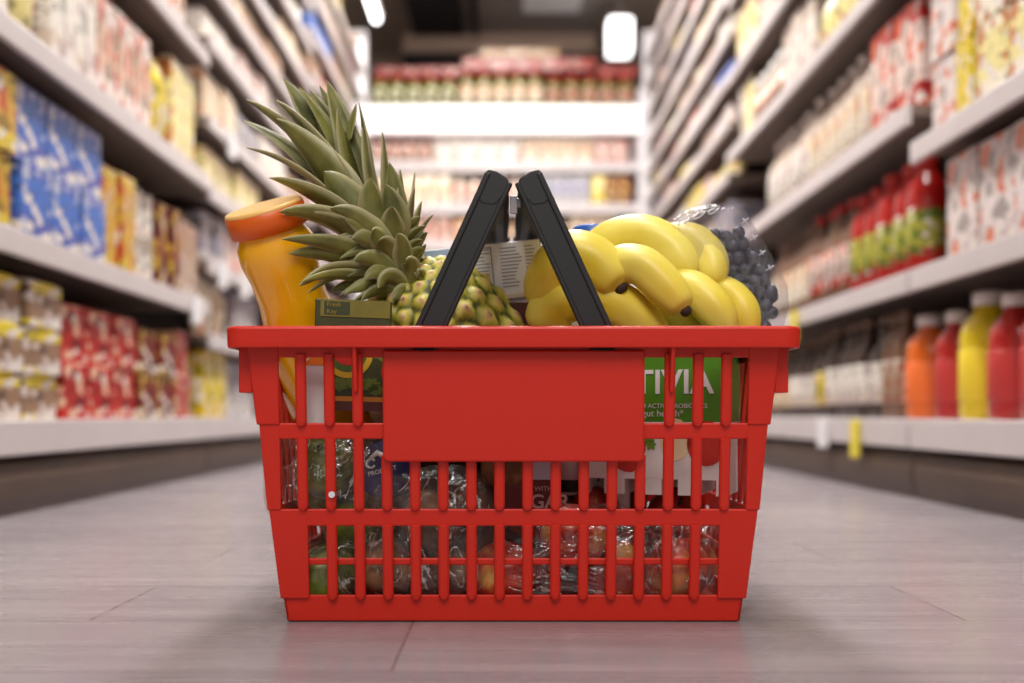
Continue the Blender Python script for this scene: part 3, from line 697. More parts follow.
# ---- juice bottle, leaning left and towards the camera
jb = empty('juice_bottle'); tag(jb, 'yellow juice bottle with orange screw cap leaning left in the basket', 'bottle')
top = P(263, 207, .900); bot = P(338, 436, .976)
axz = (top - bot).normalized(); JL = (top - bot).length
q = axz.to_track_quat('Z', 'Y'); jb.location = bot; jb.rotation_mode = 'QUATERNION'; jb.rotation_quaternion = q
jm = mat('juice_yellow', sr(250, 180, 8), .22, coat=.6, spec=.6, vary=.06, bscale=20)
R_ = .0355
def jr(a, z): 
    t = (z - JL * .62) / .045
    return 1 + (.02 * abs(math.cos(4 * a)) * math.exp(-t * t * 1.5))
prof = [(R_ * .9, 0), (R_, .006), (R_, JL * .40), (R_ * .93, JL * .50), (R_ * .83, JL * .62), (R_ * .86, JL * .72), (R_ * .95, JL * .80), (R_ * .93, JL * .86), (R_ * .82, JL * .895), (R_ * .80, JL * .93)]
MB().lathe(prof, 48, wob=jr).build('body', jm, jb)
cp = [(R_ * .90, JL * .905), (R_ * .95, JL * .91), (R_ * .97, JL * .99), (R_ * .93, JL - .0015), (R_ * .9, JL), (R_ * .80, JL - .0008), (R_ * .0005, JL - .0008)]
cap = MB().lathe(cp, 72, wob=lambda a, z: 1 + (.008 * math.cos(36 * a) if z < JL * .985 else 0)).build('cap', mat('cap_orange', sr(222, 96, 12), .38), jb)
MB().lathe([(R_ * .965, JL * .985), (R_ * .94, JL + .0006), (R_ * .86, JL + .0012), (.001, JL + .0012)], 48).build('cap_top', mat('cap_top_pale', sr(240, 190, 110), .3), cap)

# ---- pineapple
pa = empty('pineapple'); tag(pa, 'ripe pineapple with a tall green leafy crown lying in the basket', 'pineapple')
crown = P(402, 296, .945); cen = P(456, 360, .965)
pax = (crown - cen).normalized(); 
bmid = MB(); nu, nv = 168, 90; Lh = .092; Rr = .070
side1 = pax.cross(Vector((0, 1, 0))).normalized(); side2 = pax.cross(side1).normalized()
vs = []; eyev = []
for j in range(nv + 1):
    t = j / nv; ph = -math.pi / 2 + math.pi * t
    zz = Lh * (abs(math.sin(ph)) ** .85) * (1 if ph > 0 else -1); rb_ = Rr * (max(0, math.cos(ph)) ** .62)
    for i in range(nu):
        a = 2 * math.pi * i / nu
        rows_ = 16.0; cols = 18.0
        vv = t * rows_; uu = a / (2 * math.pi) * cols
        best = 9; 
        for rj in (math.floor(vv) , math.floor(vv) + 1):
            off = .5 * (rj % 2)
            du = (uu - off + .5) % 1 - .5; dv = vv - rj
            d = abs(du) * 1.05 + abs(dv) * .62; d = max(d, abs(dv) * .95); best = min(best, d)
        hgt = max(0, 1 - best / .58); spike = math.exp(-(best / .12) ** 2)
        rr2 = rb_ * (1 + .05 * min(1, hgt * 1.6) + .05 * spike + .025 * noise.noise(Vector((a * 14, t * 40, 3)))) * (1 + .012 * math.sin(7 * a + t * 9))
        vs.append(cen + pax * zz * (1 + .03 * min(1, hgt * 1.6)) + (side1 * math.cos(a) + side2 * math.sin(a)) * rr2); eyev.append((hgt, spike))
fs = [[j * nu + i, j * nu + (i + 1) % nu, (j + 1) * nu + (i + 1) % nu, (j + 1) * nu + i] for j in range(nv) for i in range(nu)]
bmid.add(vs, fs, 0, True)
pm_, nt, b = newmat('pineapple_rind')
at = nt.nodes.new('ShaderNodeAttribute'); at.attribute_name = 'eye'
cr = nt.nodes.new('ShaderNodeValToRGB'); e_ = cr.color_ramp.elements
e_[0].position = 0.0; e_[0].color = sr(62, 70, 20); e_[1].position = .22; e_[1].color = sr(176, 168, 56)
x = e_.new(.5); x.color = sr(214, 200, 104); x = e_.new(.75); x.color = sr(214, 176, 124); x = e_.new(1.0); x.color = sr(120, 74, 52)
nt.links.new(at.outputs['Fac'], cr.inputs[0]); nt.links.new(cr.outputs[0], b.inputs['Base Color']); b.inputs['Roughness'].default_value = .5
po = bmid.build('fruit', pm_, pa)
at_ = po.data.attributes.new('eye', 'FLOAT', 'POINT')
for i, (hh, sp_) in enumerate(eyev):
    at_.data[i].value = min(1, max(0, hh * .9 + sp_ * .2 + .28 * noise.noise(Vector(vs[i]) * 160)))
lm, nt, b = newmat('pineapple_leaf')
tc = nt.nodes.new('ShaderNodeTexCoord'); n_ = nt.nodes.new('ShaderNodeTexNoise'); n_.inputs['Scale'].default_value = 30; n_.inputs['Detail'].default_value = 5
nt.links.new(tc.outputs['Object'], n_.inputs[0]); cr = nt.nodes.new('ShaderNodeValToRGB'); e_ = cr.color_ramp.elements
e_[0].position = .3; e_[0].color = sr(66, 70, 22); e_[1].position = .7; e_[1].color = sr(136, 134, 60)
nt.links.new(n_.outputs['Fac'], cr.inputs[0])
geo = nt.nodes.new('ShaderNodeAttribute'); geo.attribute_name = 'edge'
mx = nt.nodes.new('ShaderNodeMix'); mx.data_type = 'RGBA'; mx.inputs[7].default_value = sr(176, 168, 128)
nt.links.new(geo.outputs['Fac'], mx.inputs[0]); nt.links.new(cr.outputs[0], mx.inputs[6]); nt.links.new(mx.outputs[2], b.inputs['Base Color']); b.inputs['Roughness'].default_value = .42
def leaf(b0, tip, bend, wd, facing):
    """b0, tip world points; bend = offset of the middle; facing = direction of the upper face"""
    mid = (b0 + tip) / 2 + bend; N_ = 14; mb = MB(); vs = []; ed = []
    for k in range(N_ + 1):
        t = k / N_; p = b0 * (1 - t) ** 2 + mid * 2 * t * (1 - t) + tip * t * t
        tg = ((mid - b0) * (1 - t) + (tip - mid) * t).normalized(); sdv = tg.cross(facing).normalized(); nrm = sdv.cross(tg).normalized()
        wv = wd * min(1, (.7 + .9 * t)) * (1 - t ** 2.6) ** .9 * (1 + .04 * math.sin(9 * t + wd * 900)) if t < 1 else 0
        for q_ in (-1, -.55, 0, .55, 1):
            lift = wv * .22 * (q_ * q_); vs.append(p + sdv * (q_ * wv / 2) + nrm * lift); ed.append(1.0 if abs(q_) == 1 else (.12 if q_ == 0 else 0))
    th_ = .0011; K = len(vs)
    vs2 = [v - facing * th_ for v in vs]
    fs = []
    for k in range(N_):
        for i in range(4):
            a = k * 5 + i; fs.append([a, a + 1, a + 6, a + 5]); fs.append([K + a + 5, K + a + 6, K + a + 1, K + a])
        for i in (0, 4): a = k * 5 + i; fs.append([a, a + 5, K + a + 5, K + a])
    mb.add(vs + vs2, fs, 0, True); o = mb.build('leaf', lm, pa)
    at2 = o.data.attributes.new('edge', 'FLOAT', 'POINT')
    for i, v in enumerate(ed + ed): at2.data[i].value = v * .8
    return o
# (base u, v, tip u, v, tip depth, bend u, v in px, width px, base depth)
LV = [
 # tall back leaves
 (372, 235, 326, 78, .955, 4, -4, 24, .955), (362, 225, 281, 78, .96, 10, -8, 26, .96), (366, 230, 308, 90, .965, 8, -6, 24, .965),
 (370, 235, 318, 84, .97, 10, 0, 18, .97), (378, 225, 357, 101, .95, 10, 2, 17, .955), (372, 232, 339, 107, .94, -4, -6, 26, .945),
 (382, 230, 360, 128, .935, 2, -4, 22, .94), (388, 235, 383, 130, .93, 8, 4, 17, .94), (366, 238, 277, 98, .935, 8, -12, 34, .935),
 (362, 240, 247, 100, .945, 14, -22, 28, .945), (360, 236, 243, 118, .96, 12, -22, 18, .96), (368, 244, 278, 118, .925, 4, -16, 34, .925),
 (358, 238, 246, 149, .93, 16, -24, 20, .93), (362, 246, 270, 176, .915, 12, -16, 24, .92), (372, 246, 322, 170, .905, -2, -18, 30, .91),
 (350, 140, 357, 102, .952, 2, 0, 10, .95), (376, 238, 345, 128, .945, 0, 0, 20, .945), (374, 240, 300, 86, .95, 8, -6, 26, .95),
 # middle
 (384, 262, 279, 212, .90, 4, -30, 26, .915), (388, 256, 332, 206, .885, 2, -16, 28, .905), (392, 262, 283, 214, .905, 10, -26, 20, .92),
 (386, 270, 281, 240, .90, 8, -18, 18, .92), (384, 276, 290, 252, .91, 4, -20, 20, .925), (388, 284, 300, 286, .90, -6, -26, 22, .92),
 (390, 288, 302, 284, .895, -6, -20, 12, .92), (386, 282, 306, 292, .905, -2, -22, 12, .92), (392, 292, 332, 294, .90, -6, -16, 14, .92),
 (388, 248, 368, 178, .90, -8, -6, 26, .91), (392, 246, 384, 184, .905, 6, -6, 24, .915), (396, 250, 389, 162, .92, 6, 0, 20, .925),
 (400, 258, 401, 168, .925, 8, 0, 17, .93), (402, 262, 414, 184, .925, 6, -4, 16, .93), (404, 266, 420, 202, .93, 6, -8, 14, .93),
 (404, 270, 433, 214, .93, 4, -16, 13, .935), (406, 272, 428, 232, .925, 8, -18, 13, .93), (406, 276, 423, 246, .92, 10, -16, 12, .93),
 (404, 268, 416, 172, .94, 4, 0, 12, .94), (408, 282, 428, 262, .93, 6, -18, 13, .935),
 (396, 262, 372, 232, .885, -8, -14, 22, .905), (400, 268, 380, 242, .885, -6, -16, 22, .905), (404, 270, 396, 232, .89, 6, -10, 20, .905),
 (398, 276, 352, 262, .885, -4, -18, 20, .905), (402, 282, 362, 280, .885, -6, -20, 18, .905), (406, 288, 378, 290, .885, -6, -20, 18, .905),
 (408, 284, 404, 262, .89, 8, -14, 18, .905), (410, 290, 418, 276, .90, 8, -14, 16, .91), (400, 292, 345, 296, .89, -4, -18, 16, .91),
 (404, 296, 362, 302, .89, -6, -14, 15, .91), (408, 296, 392, 300, .89, 4, -14, 15, .905), (396, 258, 350, 240, .89, -4, -18, 22, .905),
 (394, 252, 344, 222, .89, -4, -18, 26, .905), (398, 250, 392, 206, .895, -4, -6, 26, .91),
]
rl = random.Random(8)
for k in range(16):   # thin leaves bristling round the foot of the crown
    t = k / 15; v_ = 236 + 64 * t; u_ = 398 + 8 * t
    if k % 2: LV.append((u_, v_, u_ + 26 - 8 * t + rl.uniform(-3, 3), v_ - 26 + 26 * t + rl.uniform(-5, 5), .915, 5, -9, 10, .925))
    else: LV.append((u_ - 6, v_ + 4, 330 + 30 * t + rl.uniform(-14, 10), v_ + 6 + rl.uniform(-8, 8), .895, -4, -16, 11, .91))
cax0, cax1 = P(404, 300, .945), P(330, 110, .95)
for (bu, bv, tu, tv, tY, du, dv, wpx, bY) in LV:
    b0, tp = P(bu, bv, bY), P(tu, tv, tY)
    m_ = (b0 + tp) / 2; ax_ = (cax1 - cax0).normalized(); foot = cax0 + ax_ * max(0, min(.2, (m_ - cax0).dot(ax_)))
    inward = (foot - m_); inward = (inward + Vector((0, -.02, 0.0)) * .0 + ax_ * .02)
    fc = inward.normalized() if inward.length > 1e-4 else Vector((0, 1, 0))
    # leaves in front of the core show their outer faces
    fc = (fc + Vector((0, .55 if bY < .93 else -.25, 0))).normalized()
    if tu < 312 and tv > 170: tp = P(tu, tv, tY - .03)
    tg_ = (tp - b0).normalized(); fc = Matrix.Rotation(rl.uniform(-.55, .55), 3, tg_) @ fc
    wpx *= .86 if tv > 205 else 1.14
    tp = tp + Vector((rl.uniform(-2, 2), 0, rl.uniform(-2, 2))) * bY / F
    leaf(b0, tp, Vector((du * bY / F, 0, -dv * bY / F)), wpx * bY / F * 1.36, fc)
MB().tube([cax0 - (cax1 - cax0) * .06, cax0.lerp(cax1, .2), cax0.lerp(cax1, .36)], [.017, .02, .008], 14).build('crown_core', lm, pa)

# ---- bananas
ban_m, nt, b = newmat('banana_skin')
tc = nt.nodes.new('ShaderNodeTexCoord'); n_ = nt.nodes.new('ShaderNodeTexNoise'); n_.inputs['Scale'].default_value = 14; n_.inputs['Detail'].default_value = 3
nt.links.new(tc.outputs['Object'], n_.inputs[0]); cr = nt.nodes.new('ShaderNodeValToRGB'); e_ = cr.color_ramp.elements
e_[0].position = .35; e_[0].color = sr(226, 200, 46); e_[1].position = .65; e_[1].color = sr(238, 222, 108)
nt.links.new(n_.outputs['Fac'], cr.inputs[0]); nt.links.new(cr.outputs[0], b.inputs['Base Color']); b.inputs['Roughness'].default_value = .42
b.inputs['Subsurface Weight'].default_value = .12; b.inputs['Subsurface Radius'].default_value = (.01, .006, .001)
tip_m = mat('banana_tip', sr(56, 36, 28), .8)
def catmull(pts, n=7):
    out = []; p = [pts[0] * 2 - pts[1]] + pts + [pts[-1] * 2 - pts[-2]]
    for i in range(1, len(p) - 2):
        for k in range(n):
            t = k / n; a, b_, c, d = p[i - 1], p[i], p[i + 1], p[i + 2]
            out.append(.5 * ((2 * b_) + (c - a) * t + (2 * a - 5 * b_ + 4 * c - d) * t * t + (3 * b_ - a - 3 * c + d) * t ** 3))
    out.append(pts[-1]); return out
bb = empty('banana_bunch'); tag(bb, 'bunch of ripe yellow bananas piled on the right side of the basket', 'bananas')
BN = [
 ([(548, 305, .925), (552, 276, .915), (571, 256, .905), (594, 262, .90), (614, 282, .895), (620, 288, .893)], 25),
 ([(545, 330, .92), (556, 306, .915), (585, 297, .912), (618, 306, .91), (650, 328, .91), (670, 348, .91)], 24),
 ([(590, 262, .965), (612, 242, .955), (642, 236, .945), (668, 248, .935), (684, 268, .925), (688, 277, .922)], 22),
 ([(640, 270, .975), (664, 246, .965), (690, 243, .95), (707, 258, .94), (713, 276, .93), (714, 286, .928)], 20.5),
 ([(606, 290, .92), (617, 268, .905), (640, 266, .895), (662, 284, .888), (680, 304, .882), (685, 310, .88)], 20),
 ([(672, 290, .925), (690, 290, .915), (708, 303, .905), (722, 322, .90), (728, 345, .90)], 20),
 ([(700, 300, .95), (722, 293, .935), (739, 306, .925), (746, 326, .92), (746, 348, .92)], 17.5),
 ([(615, 320, .94), (645, 306, .935), (675, 312, .93), (698, 335, .93)], 20),
]
pent = lambda th: 1 + .045 * math.cos(5 * th + .6)
for pts, rpx in BN:
    c_ = catmull([P(*p) for p in pts]); N_ = len(c_); rad = []
    for k in range(N_):
        t = k / (N_ - 1); r = rpx * .91 / F
        ts = min(1, (1 - t) / .46); tb = min(1, t / .18 + .35)
        rad.append(r * (.24 + .76 * math.sin(ts * math.pi / 2) ** .9) * (tb * (2 - tb)) ** .5)
    o = MB().tube(c_, rad, 20, shape=pent, up=Vector((0, 1, 0))).build('banana', ban_m, bb)
    tg = (c_[-1] - c_[-2]).normalized()
    MB().tube([c_[-1] - tg * .002, c_[-1] + tg * .0025, c_[-1] + tg * .005], [rad[-1] * 1.18, rad[-1] * 1.22, rad[-1] * .75], 12, up=Vector((0, 1, 0))).build('blossom_end', tip_m, o)

# ---- blueberries in a clear pack
bag = empty('blueberry_pack'); tag(bag, 'clear plastic pack tilted behind the bananas and filled with blueberries', 'fruit pack')
clear_m = film('clear_pack', .08, .12, 26, .25, (.88, .87, .90, 1), .015)
out = [(664, 224), (684, 212), (708, 206), (726, 205), (738, 213), (750, 232), (762, 252), (774, 272), (783, 292), (784, 312), (778, 335), (716, 345), (690, 300), (668, 250)]
cu = sum(p[0] for p in out) / len(out); cvv = sum(p[1] for p in out) / len(out)
vs = []; lay = [(.925, .86), (.93, .96), (.95, 1.0), (.985, 1.0), (1.005, .96), (1.01, .86)]
for Y, q in lay: vs += [P(cu + (u - cu) * q, cvv + (v - cvv) * q, .955) + Vector((0, Y - .955, 0)) for u, v in out]
n = len(out); fs = [[a * n + i, a * n + (i + 1) % n, (a + 1) * n + (i + 1) % n, (a + 1) * n + i] for a in range(len(lay) - 1) for i in range(n)] + [list(range(n)), [(len(lay) - 1) * n + i for i in range(n)]]
MB().add(vs, fs, 0, False).build('clear_tub', clear_m, bag, .002, 2)
wm = mat('vent_mark_white', sr(226, 224, 230), .3)
for (u, v, a) in ((745, 221, 40), (754, 238, 35), (762, 253, 35), (770, 268, 30), (772, 286, 20), (758, 291, 30)):
    c0 = P(u, v, .95); d_ = Vector((math.cos(math.radians(a)), 0, math.sin(math.radians(a)))); n2 = Vector((-d_.z, 0, d_.x))
    MB().tube([c0 - d_ * .0045, c0, c0 + d_ * .004], .0008, 6).tube([c0 + n2 * .003, c0, c0 - n2 * .002], .0008, 6).build('crimp', wm, bag)
for (u, v) in ((684, 221), (699, 215), (714, 210)):
    c0 = P(u, v, .946); pts = [c0 + Vector((.0052 * math.cos(a) * .9 + .002 * math.sin(a), 0, .0032 * math.sin(a) + .0018 * math.cos(a))) for a in [i * math.pi / 7 for i in range(15)]]
    MB().tube(pts, .0006, 5).build('vent_hole', wm, bag)
poly = [(704, 236), (716, 228), (740, 234), (752, 250), (762, 268), (771, 286), (770, 312), (764, 345), (722, 345), (704, 300), (692, 262)]
def inside(u, v):
    c = False; j = len(poly) - 1
    for i in range(len(poly)):
        if (poly[i][1] > v) != (poly[j][1] > v) and u < (poly[j][0] - poly[i][0]) * (v - poly[i][1]) / (poly[j][1] - poly[i][1]) + poly[i][0]: c = not c
        j = i
    return c
bl_m = mat('blueberry_skin', sr(66, 62, 78), .55, vary=.3, bscale=60)
bl_d = mat('blueberry_calyx', sr(30, 26, 36), .8)
br = .0062
bp_ = MB().lathe([(.0008, -br * .93), (br * .5, -br * .84), (br * .85, -br * .5), (br, 0), (br * .87, br * .45), (br * .62, br * .76), (br * .42, br * .9), (br * .36, br * .95), (br * .3, br * .84), (.0003, br * .78)], 16, mids=[0, 0, 0, 0, 0, 0, 0, 1, 1])
bme = bp_.mesh('blueberry', [bl_m, bl_d])
r5 = random.Random(4); placed = []; st = br * 1.9
for L_, Y in enumerate((.942, .9525, .963, .9735)):
    for a in range(-2, 14):
        for k in range(-2, 20):
            u = 690 + (k + .5 * (a % 2) + .33 * L_) * st * F / .955; v = 226 + (a + .4 * L_) * st * .866 * F / .955
            u += r5.uniform(-2.2, 2.2); v += r5.uniform(-2.2, 2.2)
            if not inside(u, v): continue
            placed.append(P(u, v, .955) + Vector((0, Y - .955 + r5.uniform(-.002, .002), 0)))
for i, p in enumerate(placed):
    o = bpy.data.objects.new('blueberry', bme); COL.objects.link(o); o.location = p
    o.rotation_euler = (r5.uniform(.3, 2.2), r5.uniform(-.8, .8), r5.uniform(0, 6)); s_ = r5.uniform(.9, 1.08); o.scale = (s_, s_, s_ * .92)
    tag(o, 'round dark blueberry packed among others inside the clear pack', 'blueberry', 'blueberries in the clear pack')

# ---- cartons
def boxthing(name, label, cat, loc, rot, w_, d_, h, m, bev=.0012, body_name='body'):
    t = empty(name, loc, rot); tag(t, label, cat)
    MB().box(-w_ / 2, w_ / 2, 0, d_, 0, h).build(body_name, m, t, bev); return t
white_pr = mat('carton_white', sr(226, 222, 226), .45, vary=.03)
# white printed carton behind the handles
c0 = P(428, 312, .955); ang = math.radians(-6)
wc = boxthing('printed_carton', 'white carton covered in fine print standing behind the basket handles', 'carton', (P(487, 303, .962).x, .962, P(487, 301, .962).z), (0, ang, 0), .107, .06, .052, white_pr)
ink = mat('ink_grey', sr(120, 122, 138), .6); inkd = mat('ink_dark', sr(70, 74, 62), .6)
lines = MB(); r6 = random.Random(2)
for cx, ww in ((.0, .014), (.026, .02), (.044, .010)):
    for k in range(12):
        zz = .046 - k * .0032; l = ww * r6.uniform(.6, 1)
        lines.box(cx - ww / 2, cx - ww / 2 + l, -.0004, .0002, zz, zz + .0009)
lines.build('fine_print', ink, wc)
fr_ = MB(); 
for (a, b_, c, d) in ((-.0085, .0085, .0055, .0062), (-.0085, .0085, .048, .0487), (-.0085, -.0078, .0055, .0487), (.0078, .0085, .0055, .0487), (-.013, -.0118, .003, .050)): fr_.box(a, b_, -.0004, .0002, c, d)
fr_.build('table_frame', inkd, wc)
MB().box(-.053, -.026, -.0004, .0002, .044, .051).build('blue_band', mat('print_blue', sr(150, 170, 204), .5), wc)
MB().box(-.0535, .0535, -.0005, .0002, 0, .004).build('bottom_band', mat('print_cream', sr(214, 196, 180), .5), wc)
# dark red box with sugar lettering
gx = P(527, 0, .90).x
drm = mat('carton_dark_red', sr(104, 26, 20), .5, vary=.1)
dr = boxthing('dark_red_carton', 'tall dark red carton standing below the white carton in the basket', 'carton', (gx, .889, .084), (0, 0, 0), .050, .05, .125, drm)
bc = boxthing('brown_carton', 'dark brown carton under the printed white carton between pineapple and bananas', 'carton', (P(524, 0, .95).x, .953, .12), (0, 0, 0), .036, .05, zv(302, .953) - .12, mat('carton_brown', sr(92, 40, 28), .5, vary=.15))
MB().box(-.026, .026, -.0006, .0002, .030, .045).build('pale_band', mat('band_silver', sr(186, 182, 196), .4), dr)
lw = mat('lettering_white', sr(226, 222, 222), .5)
text('lettering', 'GAR', .0165, mat('lettering_pink', sr(206, 176, 170), .5), dr, Matrix.Translation((.0025, -.0008, .0060)) @ FRONT, bold=.0003)
text('small_lettering', 'WITH', .0058, mat('lettering_pink', sr(206, 176, 170), .5), dr, Matrix.Translation((.006, -.0008, .0205)) @ FRONT)
# green and white yogurt multipack
am_g = mat('sleeve_green', sr(78, 138, 22), .45, vary=.05); am_w = mat('sleeve_white', sr(232, 226, 222), .45)
AW, AD, AH = .128, .085, .130; a_rot = math.radians(-20)
corner = P(727, 0, .872); ca, sa = math.cos(a_rot), math.sin(a_rot)
ctr = Vector((corner.x - ca * AW / 2, .872 - sa * AW / 2, zv(500, .875)))
yp = empty('yogurt_multipack', ctr, (0, 0, a_rot)); tag(yp, 'green and white cardboard yogurt multipack behind the right slots of the basket', 'yogurt pack')
zg = zv(422, .875) - ctr.z
MB().box(-AW / 2, AW / 2, 0, AD, zg, AH).build('green_sleeve', am_g, yp, .001)
# white lower sleeve with cut-outs at the bottom
lo = MB(); lo.box(-AW / 2, AW / 2, .0002, AD, .016, zg)
xx = -AW / 2
lo.build('white_sleeve', am_w, yp, .0006)
feet = MB()
for k in range(5):
    xk = -AW / 2 + k * AW / 4; feet.box(max(-AW / 2, xk - .009), min(AW / 2, xk + .009), .0003, AD, .003, .0165)
feet.build('sleeve_foot', am_w, yp)
lett = text('brand_lettering', 'ACTIVIA', .0285, lw, yp, Matrix.Translation((AW / 2 - .0112, -.0008, zv(393, .88) - ctr.z)) @ FRONT, align='RIGHT', bold=.0005)
text('slogan_lettering', 'AND ACTIVE PROBIOTICS', .0055, lw, yp, Matrix.Translation((AW / 2 - .016, -.0008, zv(408, .88) - ctr.z)) @ FRONT, align='RIGHT')
text('slogan_lettering', "'s gut health*", .0080, lw, yp, Matrix.Translation((AW / 2 - .036, -.0008, zv(416.5, .88) - ctr.z)) @ FRONT, align='RIGHT')
MB().box(AW / 2 - .0002, AW / 2 + .0006, .006, .016, zg + .048, zg + .058).build('side_seal', mat('seal_cream', sr(206, 210, 160), .5), yp)
straw = mat('strawberry_print', sr(196, 44, 30), .5, vary=.2, bscale=200); leafp = mat('leaf_print', sr(110, 150, 40), .5); creamp = mat('yogurt_print', sr(236, 214, 170), .5, vary=.06, bscale=150)
def disc(mb, cx, cz, rx, rz, y=-.0006, n=20, f=None):
    pts = [(cx + rx * math.cos(2 * math.pi * i / n) * (f(i / n) if f else 1), cz + rz * math.sin(2 * math.pi * i / n) * (f(i / n) if f else 1)) for i in range(n)]
    vs = [(x, y, z) for x, z in pts] + [(x, y + .0008, z) for x, z in pts]
    mb.add(vs, [list(range(n)), list(range(n, 2 * n))[::-1]] + [[i, (i + 1) % n, n + (i + 1) % n, n + i] for i in range(n)])
for (x, z) in ((AW / 2 - .012, .047), (-.022, .041)):
    sb = MB(); disc(sb, x, z, .0175, .019, f=lambda t: 1 + .06 * math.sin(t * 25)) if x < 0 else disc(sb, x - .005, z, .0165, .019); sb.build('strawberry_print', straw, yp)
for x in (AW / 2 - .043, AW / 2 - .098):
    cb = MB(); disc(cb, x, .050, .013, .018); cb.build('yogurt_print', creamp, yp)
for (x, z, r) in ((AW / 2 - .066, .052, .006), (AW / 2 - .064, .045, .004), (AW / 2 - .003, .062, .004), (AW / 2 - .063, .060, .003)):
    lb = MB(); disc(lb, x, z, r, r * .9, f=lambda t: 1 + .25 * math.sin(t * 31))
    lb.build('leaf_print', leafp, yp)
# pink yogurt tub behind the panel edge, and another beside the multipack
def tub(loc, label, col):
    t = empty('yogurt_tub', loc); tag(t, label, 'yogurt tub')
    MB().lathe([(.022, 0), (.023, .002), (.0275, .046), (.0275, .05)], 28, mids=[1, 0, 0]).build('cup', [col, mat('tub_base_dark', sr(34, 24, 24), .5)], t)
    MB().lathe([(.0295, .049), (.0295, .051), (.026, .0515)], 28).build('foil_lid', mat('foil', sr(206, 200, 202), .3, .5), t)
    MB().lathe([(.0232, .004), (.0245, .0155)], 28, cap=False).build('dark_foot_band', mat('tub_base_dark', sr(34, 24, 24), .5), t)
pk = mat('tub_pink', sr(214, 176, 172), .4, vary=.1)
tub((P(573, 0, .945).x, .952, zv(496, .945)), 'pink yogurt tub behind the lower edge of the blank panel', pk)
tub((.192 - .0305, .985, zv(497, .93)), 'pink yogurt tub in the right rear corner of the basket', pk)
# green pineapple-juice carton at left
tm = boxthing('snack_carton', 'dark green carton with yellow and red emblem behind the upper left slots', 'carton', (P(351, 0, .868).x, .868, zv(411, .868)), (0, math.radians(1.5), math.radians(8)), .063, .024, .092, mat('carton_dark_green', sr(58, 62, 18), .45, vary=.35, bscale=90))
eb = MB(); disc(eb, -.004, .048, .021, .021); eb.build('yellow_ring', mat('print_yellow', sr(206, 164, 30), .45), tm)
eb = MB(); disc(eb, -.004, .048, .016, .016, -.0009); eb.build('green_ring', mat('print_green', sr(70, 96, 30), .45), tm)
eb = MB(); disc(eb, -.004, .050, .0125, .0125, -.0012); eb.build('red_emblem', mat('print_red', sr(190, 30, 24), .45), tm)
eb = MB(); disc(eb, .028, .033, .0042, .007, -.0007); eb.build('red_badge', mat('print_red', sr(190, 30, 24), .45), tm)
eb = MB(); 
for (x, z, r) in ((-.022, .025, .008), (-.01, .022, .007), (.004, .024, .008), (.016, .022, .007), (.024, .048, .007), (.02, .018, .006)): disc(eb, x, z, r, r * .8, -.0005, f=lambda t: 1 + .2 * math.sin(t * 44))
eb.build('foliage_print', mat('print_leaf', sr(96, 116, 36), .5, vary=.3, bscale=200), tm)
MB().box(-.032, .032, -.0008, .0002, .008, .012).build('orange_stripe', mat('print_orange', sr(206, 130, 30), .45), tm)
MB().box(-.032, .032, -.0007, .0002, 0, .008).build('brown_stripe', mat('print_brown', sr(84, 30, 16), .45), tm)
gy = mat('label_olive', sr(150, 130, 30), .45); MB().box(-.027, .030, -.0008, .0002, .0775, .0915).build('olive_band', mat('print_olive', sr(120, 112, 30), .45, vary=.3, bscale=80), tm)
MB().box(-.024, -.003, -.0011, .0002, .079, .090).build('name_label', mat('print_darkgreen', sr(52, 60, 24), .45), tm)
text('lettering', 'Fresh', .0052, gy, tm, Matrix.Translation((-.022, -.0013, .0858)) @ FRONT)
text('lettering', 'Key', .0052, gy, tm, Matrix.Translation((-.022, -.0013, .0800)) @ FRONT)
wo = boxthing('milk_carton', 'slim white carton with orange top beside the juice bottle', 'carton', (P(313, 0, .858).x, .858, zv(424, .858)), (0, 0, math.radians(6)), 0.023, .024, .062, mat('carton_offwhite', sr(222, 214, 212), .4))
MB().box(-.0121, .0121, -.0006, .0241, .048, .0622).build('orange_top', mat('print_bright_orange', sr(226, 120, 20), .4), wo)
text('lettering', 'O', .009, lw, wo, Matrix.Translation((-.010, -.0009, .0515)) @ FRONT)
# navy round tub tilted
nd = empty('navy_tub', P(386, 469, .874), (math.radians(78), math.radians(-14), 0)); nd.scale = (.84, .84, .84); tag(nd, 'round navy blue tub with white emblem tilted behind the left slots', 'tub')
nav = mat('navy', sr(36, 34, 84), .35)
MB().lathe([(.026, -.028), (.0275, -.004), (.0295, -.003), (.0295, 0), (.0285, .0008)], 40).build('body', nav, nd)
em = MB(); 
pts = [Vector((-.0135 + .0045 * math.cos(a), .009 + .0045 * math.sin(a), .0012)) for a in [math.radians(d) for d in range(20, 330, 25)]]
em.tube(pts, .0011, 6); em.tube([Vector((-.013, .014, .0012)), Vector((-.005, .018, .0012)), Vector((.002, .012, .0012)), Vector((.004, .006, .0012))], [.0018, .003, .0028, .001], 8)
em.build('white_emblem', lw, nd)
text('lettering', 'PRODUCT', .0062, lw, nd, Matrix.Translation((-.0185, -.003, .0009)))
ring = MB(); ring.tube([Vector((.0262 * math.cos(a), .0262 * math.sin(a), .0010)) for a in [math.radians(d) for d in range(-75, 60, 9)]], .0006, 5); ring.build('white_arc', lw, nd)
